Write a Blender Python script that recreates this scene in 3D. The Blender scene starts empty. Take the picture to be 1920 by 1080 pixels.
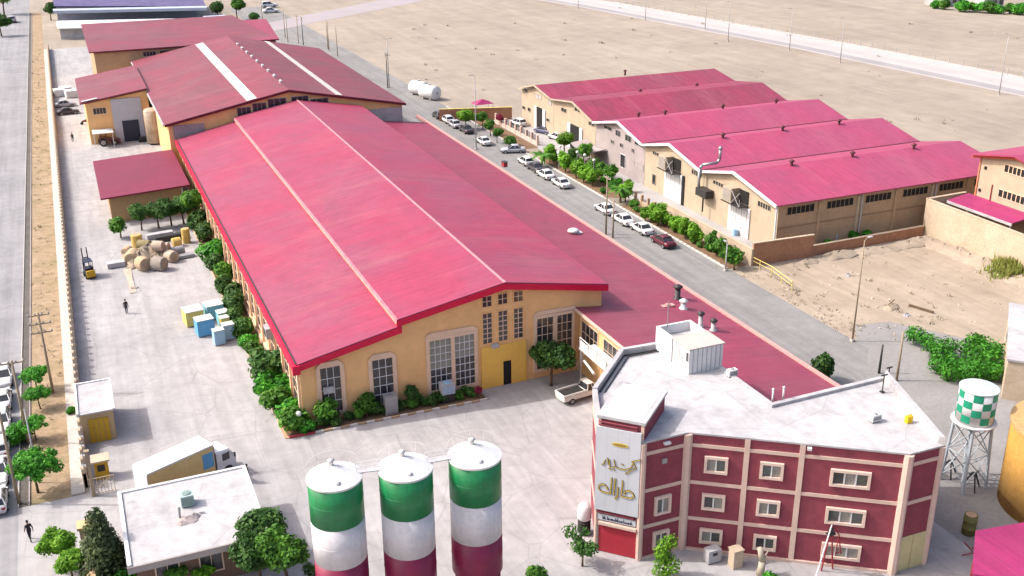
import bpy, math, random
from mathutils import Vector, Matrix
random.seed(11)
S = bpy.context.scene
C = S.collection
RAD = math.radians

# ------------------------------------------------------------------ camera
CAM_H, FPX = 48.0, 1967.4
YAW, PITCH, ROLL = 0.397706, 0.384706, -0.009340
_cy, _sy, _cp, _sp = math.cos(YAW), math.sin(YAW), math.cos(PITCH), math.sin(PITCH)
CF = Vector((_sy * _cp, _cy * _cp, -_sp))
_r0 = Vector((_cy, -_sy, 0)); _u0 = _r0.cross(CF)
CR = _r0 * math.cos(ROLL) + _u0 * math.sin(ROLL)
CU = -_r0 * math.sin(ROLL) + _u0 * math.cos(ROLL)
cam = bpy.data.cameras.new('camera'); cam.lens = FPX / 1920 * 36; cam.sensor_width = 36; cam.clip_end = 4000
co = bpy.data.objects.new('camera', cam); C.objects.link(co)
m = Matrix((CR, CU, -CF)).transposed().to_4x4(); m.translation = (0, 0, CAM_H); co.matrix_world = m
S.camera = co

# ------------------------------------------------------------------ sky, sun, exposure
EL, AZ = 46.0, 25.0            # sun height; angle of the sun from -X towards +Y
w = bpy.data.worlds.new('World'); S.world = w; w.use_nodes = True
nt = w.node_tree
sky = nt.nodes.new('ShaderNodeTexSky'); sky.sky_type = 'NISHITA'; sky.sun_disc = False
sky.sun_elevation = RAD(EL); sky.sun_rotation = RAD(-(90 - AZ)); sky.dust_density = 6.0; sky.ozone_density = .6
bg = nt.nodes['Background']; bg.inputs[1].default_value = 0.15
nt.links.new(sky.outputs[0], bg.inputs[0])
sl = bpy.data.lights.new('sun', 'SUN'); sl.energy = 2.0; sl.angle = RAD(0.53); sl.color = (1, .98, .955)
so = bpy.data.objects.new('sun', sl); C.objects.link(so); so.location = (-60, 60, 120)
ld = Vector((math.cos(RAD(AZ)) * math.cos(RAD(EL)), -math.sin(RAD(AZ)) * math.cos(RAD(EL)), -math.sin(RAD(EL))))
so.rotation_euler = ld.to_track_quat('-Z', 'Y').to_euler()
S.view_settings.view_transform = 'Standard'; S.view_settings.look = 'None'
S.view_settings.exposure = 0.98; S.view_settings.gamma = 1
S.view_settings.use_curve_mapping = False

# ------------------------------------------------------------------ surveying: a sight line from the camera met with a real plane
def ray(px, py): return CF * FPX + CR * (px - 960) - CU * (py - 540)
def G(px, py, z=0.0):
    d = ray(px, py); t = (z - CAM_H) / d.z; return Vector((d.x * t, d.y * t, z))
def onX(px, py, X):
    d = ray(px, py); t = X / d.x; return (d.y * t, CAM_H + d.z * t)
def onY(px, py, Y):
    d = ray(px, py); t = Y / d.y; return (d.x * t, CAM_H + d.z * t)

# ------------------------------------------------------------------ materials
MATS = {}
def pm(name, a, b=None, scale=.5, rough=.85, bump=0., bscale=20., stretch=(1, 1, 1), dirt=0., dscale=3., metal=0., spec=.3,
       wave=None, isl=0., coords='Object', c=None):
    if name in MATS: return MATS[name]
    M = bpy.data.materials.new(name); M.use_nodes = True; n = M.node_tree.nodes; L = M.node_tree.links
    bs = n['Principled BSDF']; bs.inputs['Roughness'].default_value = rough; bs.inputs['Metallic'].default_value = metal
    bs.inputs['Specular IOR Level'].default_value = spec
    tc = n.new('ShaderNodeTexCoord'); mp = n.new('ShaderNodeMapping'); mp.inputs['Scale'].default_value = stretch
    L.new(tc.outputs[coords], mp.inputs[0])
    b = b or tuple(x * .85 for x in a)
    nz = n.new('ShaderNodeTexNoise'); nz.inputs['Scale'].default_value = scale; nz.inputs['Detail'].default_value = 7; nz.inputs['Roughness'].default_value = .62
    L.new(mp.outputs[0], nz.inputs[0])
    rp = n.new('ShaderNodeValToRGB'); rp.color_ramp.elements[0].position = .33; rp.color_ramp.elements[1].position = .67
    rp.color_ramp.elements[0].color = (*a, 1); rp.color_ramp.elements[1].color = (*b, 1)
    if c:
        e = rp.color_ramp.elements.new(.5); e.color = (*c, 1)
    L.new(nz.outputs[0], rp.inputs[0]); col = rp.outputs[0]
    if dirt:
        n2 = n.new('ShaderNodeTexNoise'); n2.inputs['Scale'].default_value = dscale; n2.inputs['Detail'].default_value = 8; n2.inputs['Roughness'].default_value = .7
        L.new(tc.outputs[coords], n2.inputs[0])
        r2 = n.new('ShaderNodeMapRange'); r2.inputs[1].default_value = .3; r2.inputs[2].default_value = .7
        r2.inputs[3].default_value = 1 - dirt; r2.inputs[4].default_value = 1 + dirt * .6
        L.new(n2.outputs[0], r2.inputs[0])
        mx = n.new('ShaderNodeVectorMath'); mx.operation = 'SCALE'; L.new(col, mx.inputs[0]); L.new(r2.outputs[0], mx.inputs['Scale']); col = mx.outputs[0]
    if isl:
        ge = n.new('ShaderNodeNewGeometry'); r3 = n.new('ShaderNodeMapRange'); r3.inputs[3].default_value = 1 - isl; r3.inputs[4].default_value = 1 + isl
        L.new(ge.outputs['Random Per Island'], r3.inputs[0])
        mx = n.new('ShaderNodeVectorMath'); mx.operation = 'SCALE'; L.new(col, mx.inputs[0]); L.new(r3.outputs[0], mx.inputs['Scale']); col = mx.outputs[0]
    L.new(col, bs.inputs['Base Color'])
    h = None
    if bump:
        n4 = n.new('ShaderNodeTexNoise'); n4.inputs['Scale'].default_value = bscale; n4.inputs['Detail'].default_value = 5
        L.new(tc.outputs[coords], n4.inputs[0]); h = n4.outputs[0]
        bp = n.new('ShaderNodeBump'); bp.inputs['Strength'].default_value = bump; bp.inputs['Distance'].default_value = .05
        L.new(h, bp.inputs['Height']); L.new(bp.outputs[0], bs.inputs['Normal'])
    if wave:
        ax, per = wave
        wv = n.new('ShaderNodeTexWave'); wv.wave_type = 'BANDS'; wv.bands_direction = ax; wv.inputs['Scale'].default_value = 2 * math.pi / (20 * per)
        wv.wave_profile = 'TRI'
        L.new(tc.outputs['Object'], wv.inputs[0])
        bp2 = n.new('ShaderNodeBump'); bp2.inputs['Strength'].default_value = .13; bp2.inputs['Distance'].default_value = .04
        L.new(wv.outputs[0], bp2.inputs['Height'])
        if bump: L.new(bp.outputs[0], bp2.inputs['Normal'])
        L.new(bp2.outputs[0], bs.inputs['Normal'])
    MATS[name] = M
    return M

def leafmat(name, lo, mid, hi, tr=.3):
    M = bpy.data.materials.new(name); M.use_nodes = True; n = M.node_tree.nodes; L = M.node_tree.links
    bs = n['Principled BSDF']; bs.inputs['Roughness'].default_value = .55; bs.inputs['Specular IOR Level'].default_value = .25
    ge = n.new('ShaderNodeNewGeometry'); rp = n.new('ShaderNodeValToRGB')
    rp.color_ramp.elements[0].color = (*lo, 1); rp.color_ramp.elements[1].color = (*hi, 1)
    e = rp.color_ramp.elements.new(.5); e.color = (*mid, 1)
    oi = n.new('ShaderNodeObjectInfo'); mr = n.new('ShaderNodeMapRange'); mr.inputs[3].default_value = .75; mr.inputs[4].default_value = 1.25
    L.new(oi.outputs['Random'], mr.inputs[0])
    tc = n.new('ShaderNodeTexCoord'); nz = n.new('ShaderNodeTexNoise'); nz.inputs['Scale'].default_value = 1.3; nz.inputs['Detail'].default_value = 2
    L.new(tc.outputs['Object'], nz.inputs[0])
    ad = n.new('ShaderNodeMath'); ad.operation = 'MULTIPLY_ADD'; L.new(ge.outputs['Random Per Island'], ad.inputs[0]); ad.inputs[1].default_value = .55
    m2 = n.new('ShaderNodeMapRange'); m2.inputs[1].default_value = .32; m2.inputs[2].default_value = .68; m2.inputs[3].default_value = -.1; m2.inputs[4].default_value = .55
    L.new(nz.outputs[0], m2.inputs[0]); L.new(m2.outputs[0], ad.inputs[2])
    L.new(ad.outputs[0], rp.inputs[0])
    sc = n.new('ShaderNodeVectorMath'); sc.operation = 'SCALE'; L.new(rp.outputs[0], sc.inputs[0]); L.new(mr.outputs[0], sc.inputs['Scale'])
    L.new(sc.outputs[0], bs.inputs['Base Color'])
    t = n.new('ShaderNodeBsdfTranslucent'); L.new(sc.outputs[0], t.inputs[0])
    ms = n.new('ShaderNodeMixShader'); ms.inputs[0].default_value = tr
    L.new(bs.outputs[0], ms.inputs[1]); L.new(t.outputs[0], ms.inputs[2]); L.new(ms.outputs[0], n['Material Output'].inputs[0])
    MATS[name] = M
    return M

M_SAND = pm('sand', (.315, .265, .215), (.26, .217, .175), .022, .95, .3, 1.2, dirt=.17, dscale=.16)
M_SANDN = pm('bare_earth', (.35, .285, .222), (.295, .235, .178), .12, .95, .4, 2.5, dirt=.15, dscale=.5)
M_YARD = pm('yard_concrete', (.37, .352, .355), (.295, .28, .283), .07, .9, .25, 6, dirt=.17, dscale=.6)
M_ASPH = pm('street_asphalt', (.235, .225, .22), (.19, .18, .176), .12, .9, .3, 12, dirt=.14, dscale=.7)
M_ROADL = pm('left_road_asphalt', (.27, .262, .27), (.205, .20, .21), .1, .9, .3, 12, dirt=.15, dscale=.6)
M_DIRT = pm('strip_earth', (.34, .25, .165), (.235, .185, .10), .3, .95, .9, 4, dirt=.32, dscale=1.1, c=(.30, .215, .135))  # mottled earth and weeds; the darker patches also paint in tree shade
M_BED = pm('bed_soil', (.21, .125, .07), (.14, .085, .05), .8, .95, .9, 6, dirt=.25)
M_KERB = pm('kerb_concrete', (.46, .43, .40), (.36, .33, .31), 1.5, .9, .3, 10)
M_KERBW = pm('kerb_white', (.6, .56, .52), (.45, .41, .38), 2, .85)
M_KERBR = pm('kerb_red', (.45, .05, .06), (.36, .05, .06), 2, .8)
def ground_layers(M, streak=None, cracks=0., spots=0.):
    n = M.node_tree.nodes; L = M.node_tree.links; bs = n['Principled BSDF']; col = bs.inputs['Base Color'].links[0].from_socket
    tc = n.new('ShaderNodeTexCoord')
    def mul(v, lo, hi, o0, o1):
        nonlocal col
        r = n.new('ShaderNodeMapRange'); r.inputs[1].default_value = lo; r.inputs[2].default_value = hi; r.inputs[3].default_value = o0; r.inputs[4].default_value = o1; L.new(v, r.inputs[0])
        x = n.new('ShaderNodeVectorMath'); x.operation = 'SCALE'; L.new(col, x.inputs[0]); L.new(r.outputs[0], x.inputs['Scale']); col = x.outputs[0]
    def noise(sc, s3, rz=0, det=6, dist=0):
        mp = n.new('ShaderNodeMapping'); mp.inputs['Scale'].default_value = s3; mp.inputs['Rotation'].default_value = (0, 0, rz); L.new(tc.outputs['Object'], mp.inputs[0])
        z = n.new('ShaderNodeTexNoise'); z.inputs['Scale'].default_value = sc; z.inputs['Detail'].default_value = det; z.inputs['Roughness'].default_value = .65; z.inputs['Distortion'].default_value = dist; L.new(mp.outputs[0], z.inputs[0]); return z.outputs[0]
    for s3, rz, sc, amt in (streak or []): mul(noise(sc, s3, rz, 5, .6), .38, .66, 1 + amt * .6, 1 - amt)
    if cracks:
        mp = n.new('ShaderNodeMapping'); L.new(tc.outputs['Object'], mp.inputs[0])
        vo = n.new('ShaderNodeTexVoronoi'); vo.feature = 'DISTANCE_TO_EDGE'; vo.inputs['Scale'].default_value = .16; vo.inputs['Randomness'].default_value = .8; L.new(mp.outputs[0], vo.inputs[0]); mul(vo.outputs[0], 0., .012, 1 - cracks, 1)
    if spots: mul(noise(.55, (1, 1, 1), 0, 3), .66, .74, 1, 1 - spots)
    L.new(col, bs.inputs['Base Color'])
ground_layers(M_YARD, [((1.0, .07, 1), .12, .9, .09), ((1.0, .09, 1), 1.15, .7, .08)], .16, .2)
ground_layers(M_ASPH, [((1.0, .03, 1), 0, 1.1, .12)], .12, .16)
ground_layers(M_ROADL, [((1.0, .03, 1), 0, 1.0, .12)], .12, .12)
ground_layers(M_SAND, [((1.0, .06, 1), .9, .35, .07), ((1.0, .08, 1), -.5, .25, .07)])
ground_layers(M_SANDN, [((1.0, .08, 1), 1.0, .8, .09), ((1.0, .1, 1), -.3, .6, .07)])
M_GRAVEL = pm('highway_concrete', (.43, .385, .375), (.38, .345, .34), .1, .9, .2, 5, dirt=.12)
M_HWY = pm('highway_asphalt', (.29, .27, .275), (.25, .235, .24), .1, .9)
def roofmat(name, a, b, dust, axis, dust_amt=.35, streak=.16):
    """painted sheet: a/b = fresh and faded paint, streaks run down the slope (across the ridge axis), dust lies in patches"""
    M = bpy.data.materials.new(name); M.use_nodes = True; n = M.node_tree.nodes; L = M.node_tree.links; MATS[name] = M
    bs = n['Principled BSDF']; bs.inputs['Roughness'].default_value = .55; bs.inputs['Specular IOR Level'].default_value = .3
    tc = n.new('ShaderNodeTexCoord')
    def noise(sc, scale3, det=6, rough=.6):
        mp = n.new('ShaderNodeMapping'); mp.inputs['Scale'].default_value = scale3; L.new(tc.outputs['Object'], mp.inputs[0])
        z = n.new('ShaderNodeTexNoise'); z.inputs['Scale'].default_value = sc; z.inputs['Detail'].default_value = det; z.inputs['Roughness'].default_value = rough
        L.new(mp.outputs[0], z.inputs[0]); return z.outputs[0]
    def rng(v, lo, hi, o0, o1):
        r = n.new('ShaderNodeMapRange'); r.inputs[1].default_value = lo; r.inputs[2].default_value = hi; r.inputs[3].default_value = o0; r.inputs[4].default_value = o1
        L.new(v, r.inputs[0]); return r.outputs[0]
    def mix(f, c0, c1):
        m_ = n.new('ShaderNodeMix'); m_.data_type = 'RGBA'; L.new(f, m_.inputs[0])
        for k, c in ((6, c0), (7, c1)):
            if isinstance(c, tuple): m_.inputs[k].default_value = (*c, 1)
            else: L.new(c, m_.inputs[k])
        return m_.outputs[2]
    al = (.12, 1.5, 1) if axis == 'Y' else (1.5, .12, 1)
    col = mix(rng(noise(.09, (1, 1, 1), 8, .68), .40, .60, 0, 1), a, b)
    col = mix(rng(noise(.22, al, 4), .52, .78, 0, dust_amt), col, dust)
    col = mix(rng(noise(.05, (1.3, 1, 1), 8, .7), .55, .8, 0, dust_amt), col, dust)
    st = rng(noise(1.1, al, 8, .75), .3, .7, 1 - streak, 1 + streak * .7); fn = rng(noise(.55, (1, 1, 1), 10, .78), .3, .7, .84, 1.12)
    wv = n.new('ShaderNodeTexWave'); wv.wave_type = 'BANDS'; wv.bands_direction = axis; wv.wave_profile = 'SAW'; wv.inputs['Scale'].default_value = 2 * math.pi / (20 * 1.0); L.new(tc.outputs['Object'], wv.inputs[0])
    lap = rng(wv.outputs[0], .88, 1.0, 1.0, .80)
    for f in (st, fn, lap):
        v = n.new('ShaderNodeVectorMath'); v.operation = 'SCALE'; L.new(col, v.inputs[0]); L.new(f, v.inputs['Scale']); col = v.outputs[0]
    L.new(col, bs.inputs['Base Color'])
    w2 = n.new('ShaderNodeTexWave'); w2.wave_type = 'BANDS'; w2.bands_direction = axis; w2.inputs['Scale'].default_value = 2 * math.pi / (20 * .5); L.new(tc.outputs['Object'], w2.inputs[0])
    bp = n.new('ShaderNodeBump'); bp.inputs['Strength'].default_value = .12; bp.inputs['Distance'].default_value = .03; L.new(w2.outputs[0], bp.inputs['Height']); L.new(bp.outputs[0], bs.inputs['Normal'])
    return M
M_ROOFA = roofmat('roof_pink', (.30, .036, .080), (.255, .050, .096), (.34, .125, .135), 'Y', .36, .13)
M_ROOFB = roofmat('roof_mauve', (.255, .036, .074), (.22, .048, .08), (.28, .10, .115), 'Y', .3, .14)
M_ROOFC = roofmat('roof_faded', (.215, .036, .058), (.165, .045, .06), (.27, .11, .12), 'Y', .4, .28)
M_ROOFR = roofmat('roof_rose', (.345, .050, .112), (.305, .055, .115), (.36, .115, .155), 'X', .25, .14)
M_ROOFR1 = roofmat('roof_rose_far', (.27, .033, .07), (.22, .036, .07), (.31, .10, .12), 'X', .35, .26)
M_ROOFS = roofmat('roof_shed', (.18, .014, .042), (.162, .017, .045), (.19, .045, .07), 'Y', .2, .1)
M_ROOFM = roofmat('roof_magenta', (.31, .026, .115), (.27, .028, .10), (.36, .1, .15), 'X', .25, .18)
M_FASC = pm('fascia_crimson', (.60, .006, .05), (.54, .006, .045), 1, .5)
M_RIDGE = pm('ridge_cap', (.50, .25, .27), (.42, .17, .20), .8, .6, dirt=.15)
M_EDGEP = pm('parapet_pink', (.48, .24, .24), (.44, .28, .23), .4, .7, dirt=.12)
M_TAN = pm('wall_tan', (.78, .475, .22), (.70, .41, .18), .2, .9, .15, 8, dirt=.13, dscale=.6)
M_YEL = pm('wall_yellow', (.78, .48, .10), (.72, .43, .09), .4, .9, dirt=.08)
M_SURR = pm('surround_cream', (.70, .50, .36), (.64, .45, .32), .8, .85, dirt=.08)
M_CREAM = pm('wall_cream', (.43, .345, .25), (.39, .31, .225), .25, .9, .15, 8, dirt=.1, dscale=.6)
M_GREYR = pm('wall_grey_render', (.37, .315, .31), (.31, .265, .26), .4, .95, .4, 5, dirt=.2, dscale=.8)
M_BRNW = pm('wall_brown', (.44, .295, .18), (.37, .245, .15), .4, .9, .2, 8, dirt=.16)
M_BRICK = pm('wall_brick_brown', (.38, .19, .11), (.32, .155, .09), .7, .95, .4, 9, dirt=.2)
M_BEIGE = pm('wall_beige', (.50, .40, .30), (.42, .32, .23), .35, .95, .3, 4, dirt=.18)
M_OCHRE = pm('wall_ochre', (.47, .255, .055), (.36, .19, .05), .5, .9, .3, 4, dirt=.2, stretch=(1, 1, .3))
M_WHITE = pm('white_paint', (.66, .65, .65), (.58, .57, .57), .8, .6, dirt=.08)
M_WHITED = pm('white_weathered', (.43, .415, .425), (.36, .345, .355), .25, .85, .2, 5, dirt=.2, dscale=.9)
ground_layers(M_WHITED, [((1.0, .3, 1), .5, .8, .10)], .16, .18)
M_GREYM = pm('grey_metal', (.34, .335, .34), (.28, .275, .28), .8, .5, metal=.3, dirt=.1)
M_DARKM = pm('dark_metal', (.045, .04, .04), (.03, .03, .03), 2, .5)
M_STEEL = pm('galvanised', (.36, .36, .37), (.28, .28, .29), 2, .4, metal=.5)
M_WOOD = pm('pole_concrete', (.33, .26, .18), (.27, .21, .15), .6, .9, dirt=.15)
M_GLASS = pm('dark_glass', (.025, .026, .03), (.045, .045, .05), 1.5, .12, spec=.6)
M_FROST = pm('whitened_glass', (.28, .275, .23), (.20, .20, .17), 1.2, .35, dirt=.2)
M_CHAN = pm('channel_concrete', (.13, .115, .10), (.085, .075, .065), .5, .95, .4, 6, dirt=.25)
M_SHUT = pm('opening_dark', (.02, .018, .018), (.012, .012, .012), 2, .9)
M_OFFR = pm('office_red', (.255, .052, .072), (.20, .047, .064), .6, .85, dirt=.2, dscale=1.1, stretch=(1.4, 1.4, .16))
M_OFFB = pm('office_band', (.60, .43, .36), (.53, .38, .32), .7, .85, dirt=.08)
M_OFFRED = pm('panel_red', (.40, .026, .045), (.34, .026, .04), .6, .6, dirt=.06)
M_SIGN = pm('sign_panel', (.50, .51, .54), (.46, .47, .50), .6, .4, dirt=.04)
M_GOLD = pm('gold_letter', (.55, .40, .08), (.46, .33, .07), 3, .4, metal=.2)
M_LETD = pm('letter_dark', (.05, .035, .02), (.04, .03, .02), 3, .5)
M_NAVY = pm('letter_navy', (.03, .035, .06), (.02, .025, .05), 3, .5)
M_GREEN = pm('silo_green', (.008, .20, .06), (.012, .15, .05), .9, .42, dirt=.22, spec=.45, stretch=(2.5, 2.5, .18))
M_SILOW = pm('silo_white', (.62, .59, .61), (.53, .50, .52), .9, .5, dirt=.13, spec=.35, stretch=(2.5, 2.5, .18))
M_SILOP = pm('silo_maroon', (.22, .008, .045), (.17, .008, .045), .9, .42, dirt=.12, spec=.45, stretch=(2.5, 2.5, .18))
M_BLUEB = pm('box_blue', (.12, .34, .55), (.10, .29, .49), 1, .7, dirt=.08)
M_BLUEL = pm('box_light_blue', (.30, .47, .64), (.26, .42, .58), 1, .7, dirt=.08)
M_TEAL = pm('box_teal', (.20, .45, .52), (.16, .39, .46), 1, .7, dirt=.08)
M_YELB = pm('box_yellow', (.62, .50, .16), (.56, .44, .13), 1, .7, dirt=.08)
M_BOXTOP = pm('box_top_sheet', (.60, .60, .56), (.52, .54, .50), 1.2, .6, dirt=.1)
M_RUB = pm('tyre_rubber', (.02, .02, .02), (.03, .03, .03), 3, .8)
M_RIM = pm('wheel_rim', (.35, .35, .36), (.28, .28, .29), 3, .4, metal=.6)
M_BARK = pm('bark', (.13, .085, .05), (.09, .06, .04), 3, .95, .5, 10, stretch=(1, 1, .3))
M_PALE = pm('pale_bark', (.45, .38, .30), (.36, .30, .24), 3, .9)
M_YGATE = pm('yellow_door', (.50, .30, .02), (.43, .25, .02), .8, .6, dirt=.12)
M_BLUEROOF = pm('roof_indigo', (.075, .06, .15), (.11, .085, .19), .25, .55, dirt=.25, dscale=.5)
M_BLUEWHITE = pm('wall_pale_blue', (.38, .42, .52), (.33, .37, .47), .5, .8)
M_SKIN = pm('skin', (.30, .17, .11), (.27, .15, .10), 5, .6)
M_CLOTH = pm('dark_cloth', (.03, .026, .032), (.022, .02, .025), 6, .9)
M_CLOTH2 = pm('navy_cloth', (.035, .04, .06), (.028, .03, .045), 6, .9)
M_HAIR = pm('black_hair', (.012, .01, .01), (.02, .016, .014), 8, .7)
M_RUST = pm('red_steel', (.30, .03, .04), (.24, .03, .035), 3, .6)
M_LAMP = pm('lamp_globe', (.7, .68, .64), (.66, .64, .6), 2, .3)
M_HEAD = pm('headlamp_lens', (.55, .55, .56), (.5, .5, .5), 3, .15)
M_TAIL = pm('tail_lamp', (.35, .02, .02), (.3, .02, .02), 3, .25)
M_CANV = pm('dusty_canvas', (.40, .32, .24), (.30, .24, .18), 1.5, .95, .5, 6, dirt=.2)
L_BRIGHT = leafmat('leaf_bright', (.05, .15, .012), (.15, .34, .022), (.28, .50, .045), .38)
L_MID = leafmat('leaf_mid', (.025, .085, .012), (.075, .21, .022), (.17, .36, .04), .38)
L_DARK = leafmat('leaf_dark', (.022, .065, .016), (.05, .13, .025), (.11, .22, .04), .35)
L_PINE = leafmat('leaf_pine', (.022, .042, .016), (.06, .088, .03), (.13, .16, .06), .2)
L_VINE = leafmat('leaf_vine', (.02, .105, .01), (.055, .26, .018), (.14, .45, .04), .38)
L_DRY = leafmat('leaf_dry', (.26, .26, .07), (.36, .37, .10), (.30, .40, .08), .4)
L_SCRUB = leafmat('leaf_scrub', (.17, .14, .095), (.23, .19, .135), (.28, .235, .17), .2)
L_RED = leafmat('leaf_red', (.15, .01, .03), (.24, .015, .05), (.28, .03, .08), .3)

# ------------------------------------------------------------------ helpers
def org(p):
    o = Vector((0, 0, 0))
    while p is not None: o = o + p.location; p = p.parent
    return o

class MB:
    def __init__(s): s.v = []; s.f = []; s.m = []
    def add(s, vs, fs, mi=0):
        k = len(s.v); s.v += [tuple(x) for x in vs]; s.f += [tuple(i + k for i in f) for f in fs]; s.m += [mi] * len(fs); return s
    def box(s, x0, y0, z0, x1, y1, z1, mi=0):
        return s.add([(x0, y0, z0), (x1, y0, z0), (x1, y1, z0), (x0, y1, z0), (x0, y0, z1), (x1, y0, z1), (x1, y1, z1), (x0, y1, z1)],
                     [(3, 2, 1, 0), (4, 5, 6, 7), (0, 1, 5, 4), (1, 2, 6, 5), (2, 3, 7, 6), (3, 0, 4, 7)], mi)
    def obox(s, T, u0, v0, w0, u1, v1, w1, mi=0):
        c = [(u0, v0, w0), (u1, v0, w0), (u1, v1, w0), (u0, v1, w0), (u0, v0, w1), (u1, v0, w1), (u1, v1, w1), (u0, v1, w1)]
        return s.add([T(*q) for q in c], [(3, 2, 1, 0), (4, 5, 6, 7), (0, 1, 5, 4), (1, 2, 6, 5), (2, 3, 7, 6), (3, 0, 4, 7)], mi)
    def prism(s, pts, fn0, fn1, mi=0):
        """polygon pts mapped to two end rings by fn0 and fn1"""
        n = len(pts)
        return s.add([fn0(p) for p in pts] + [fn1(p) for p in pts],
                     [tuple(range(n - 1, -1, -1)), tuple(range(n, 2 * n))] + [(i, (i + 1) % n, n + (i + 1) % n, n + i) for i in range(n)], mi)
    def extY(s, prof, y0, y1, mi=0): return s.prism(prof, lambda p: (p[0], y0, p[1]), lambda p: (p[0], y1, p[1]), mi)
    def extX(s, prof, x0, x1, mi=0): return s.prism(prof, lambda p: (x0, p[0], p[1]), lambda p: (x1, p[0], p[1]), mi)
    def poly(s, xy, z0, z1, mi=0):
        f0 = z0 if callable(z0) else (lambda x, y: z0); f1 = z1 if callable(z1) else (lambda x, y: z1)
        return s.prism(xy, lambda p: (p[0], p[1], f0(*p)), lambda p: (p[0], p[1], f1(*p)), mi)
    def tube(s, p, q, r, r2=None, n=8, mi=0):
        p = Vector(p); q = Vector(q); r2 = r if r2 is None else r2
        d = (q - p).normalized(); a = d.orthogonal().normalized(); b = d.cross(a)
        ring = lambda c, rr: [c + (a * math.cos(2 * math.pi * i / n) + b * math.sin(2 * math.pi * i / n)) * rr for i in range(n)]
        return s.add(ring(p, r) + ring(q, r2), [(i, (i + 1) % n, n + (i + 1) % n, n + i) for i in range(n)] + [tuple(range(n - 1, -1, -1)), tuple(range(n, 2 * n))], mi)
    def path(s, pts, r, n=6, mi=0):
        for a, b in zip(pts, pts[1:]): s.tube(a, b, r, r, n, mi)
        return s
    def lathe(s, prof, cx=0, cy=0, n=24, mi=0):
        vs = []; k = len(prof)
        for i in range(n):
            a = 2 * math.pi * i / n
            vs += [(cx + r * math.cos(a), cy + r * math.sin(a), z) for r, z in prof]
        fs = [(i * k + j, ((i + 1) % n) * k + j, ((i + 1) % n) * k + j + 1, i * k + j + 1) for i in range(n) for j in range(k - 1)]
        fs += [tuple(i * k for i in range(n - 1, -1, -1)), tuple(i * k + k - 1 for i in range(n))]
        return s.add(vs, fs, mi)
    def loft(s, rings, mi=0):
        n = len(rings[0]); vs = [v for r in rings for v in r]; fs = []
        for k in range(len(rings) - 1):
            fs += [(k * n + i, k * n + (i + 1) % n, (k + 1) * n + (i + 1) % n, (k + 1) * n + i) for i in range(n)]
        fs += [tuple(range(n - 1, -1, -1)), tuple(range((len(rings) - 1) * n, len(rings) * n))]
        return s.add(vs, fs, mi)
    def mesh(s, name, mats, smooth=False, off=None):
        me = bpy.data.meshes.new(name)
        vs = s.v if off is None else [(x - off.x, y - off.y, z - off.z) for x, y, z in s.v]
        me.from_pydata(vs, [], s.f)
        for M in (mats if isinstance(mats, (list, tuple)) else [mats]): me.materials.append(M)
        if any(s.m): me.polygons.foreach_set('material_index', s.m)
        if smooth:
            me.polygons.foreach_set('use_smooth', [True] * len(me.polygons))
        me.update()
        return me
    def build(s, name, mats, parent=None, smooth=False, world=True):
        off = org(parent) if (parent is not None and world) else None
        o = bpy.data.objects.new(name, s.mesh(name, mats, smooth, off)); C.objects.link(o)
        if parent is not None: o.parent = parent
        return o

def inst(me, name, parent, loc, rz=0, sc=None):
    o = bpy.data.objects.new(name, me); C.objects.link(o); o.parent = parent
    o.location = Vector(loc) - org(parent) if parent is not None else loc
    o.rotation_euler.z = rz
    if sc: o.scale = sc if isinstance(sc, (tuple, list)) else (sc, sc, sc)
    return o
def tag(o, label, cat, group=None):
    o['label'] = label; o['category'] = cat
    if group: o['group'] = group
    return o
def struct(o): o['kind'] = 'structure'; return o
def thing(name, label, cat, loc=(0, 0, 0), rz=0, group=None):
    o = bpy.data.objects.new(name, None); C.objects.link(o); o.location = loc; o.rotation_euler.z = rz; o.empty_display_size = .3
    return tag(o, label, cat, group)
def copy_tree(o, parent=None):
    c = o.copy(); C.objects.link(c); c.parent = parent
    for ch in list(o.children): copy_tree(ch, c)
    return c
ORD = ['first', 'second', 'third', 'fourth', 'fifth', 'sixth', 'seventh', 'eighth', 'ninth', 'tenth', 'eleventh', 'twelfth', 'thirteenth', 'fourteenth', 'fifteenth', 'sixteenth', 'seventeenth', 'eighteenth', 'nineteenth', 'twentieth']

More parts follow.
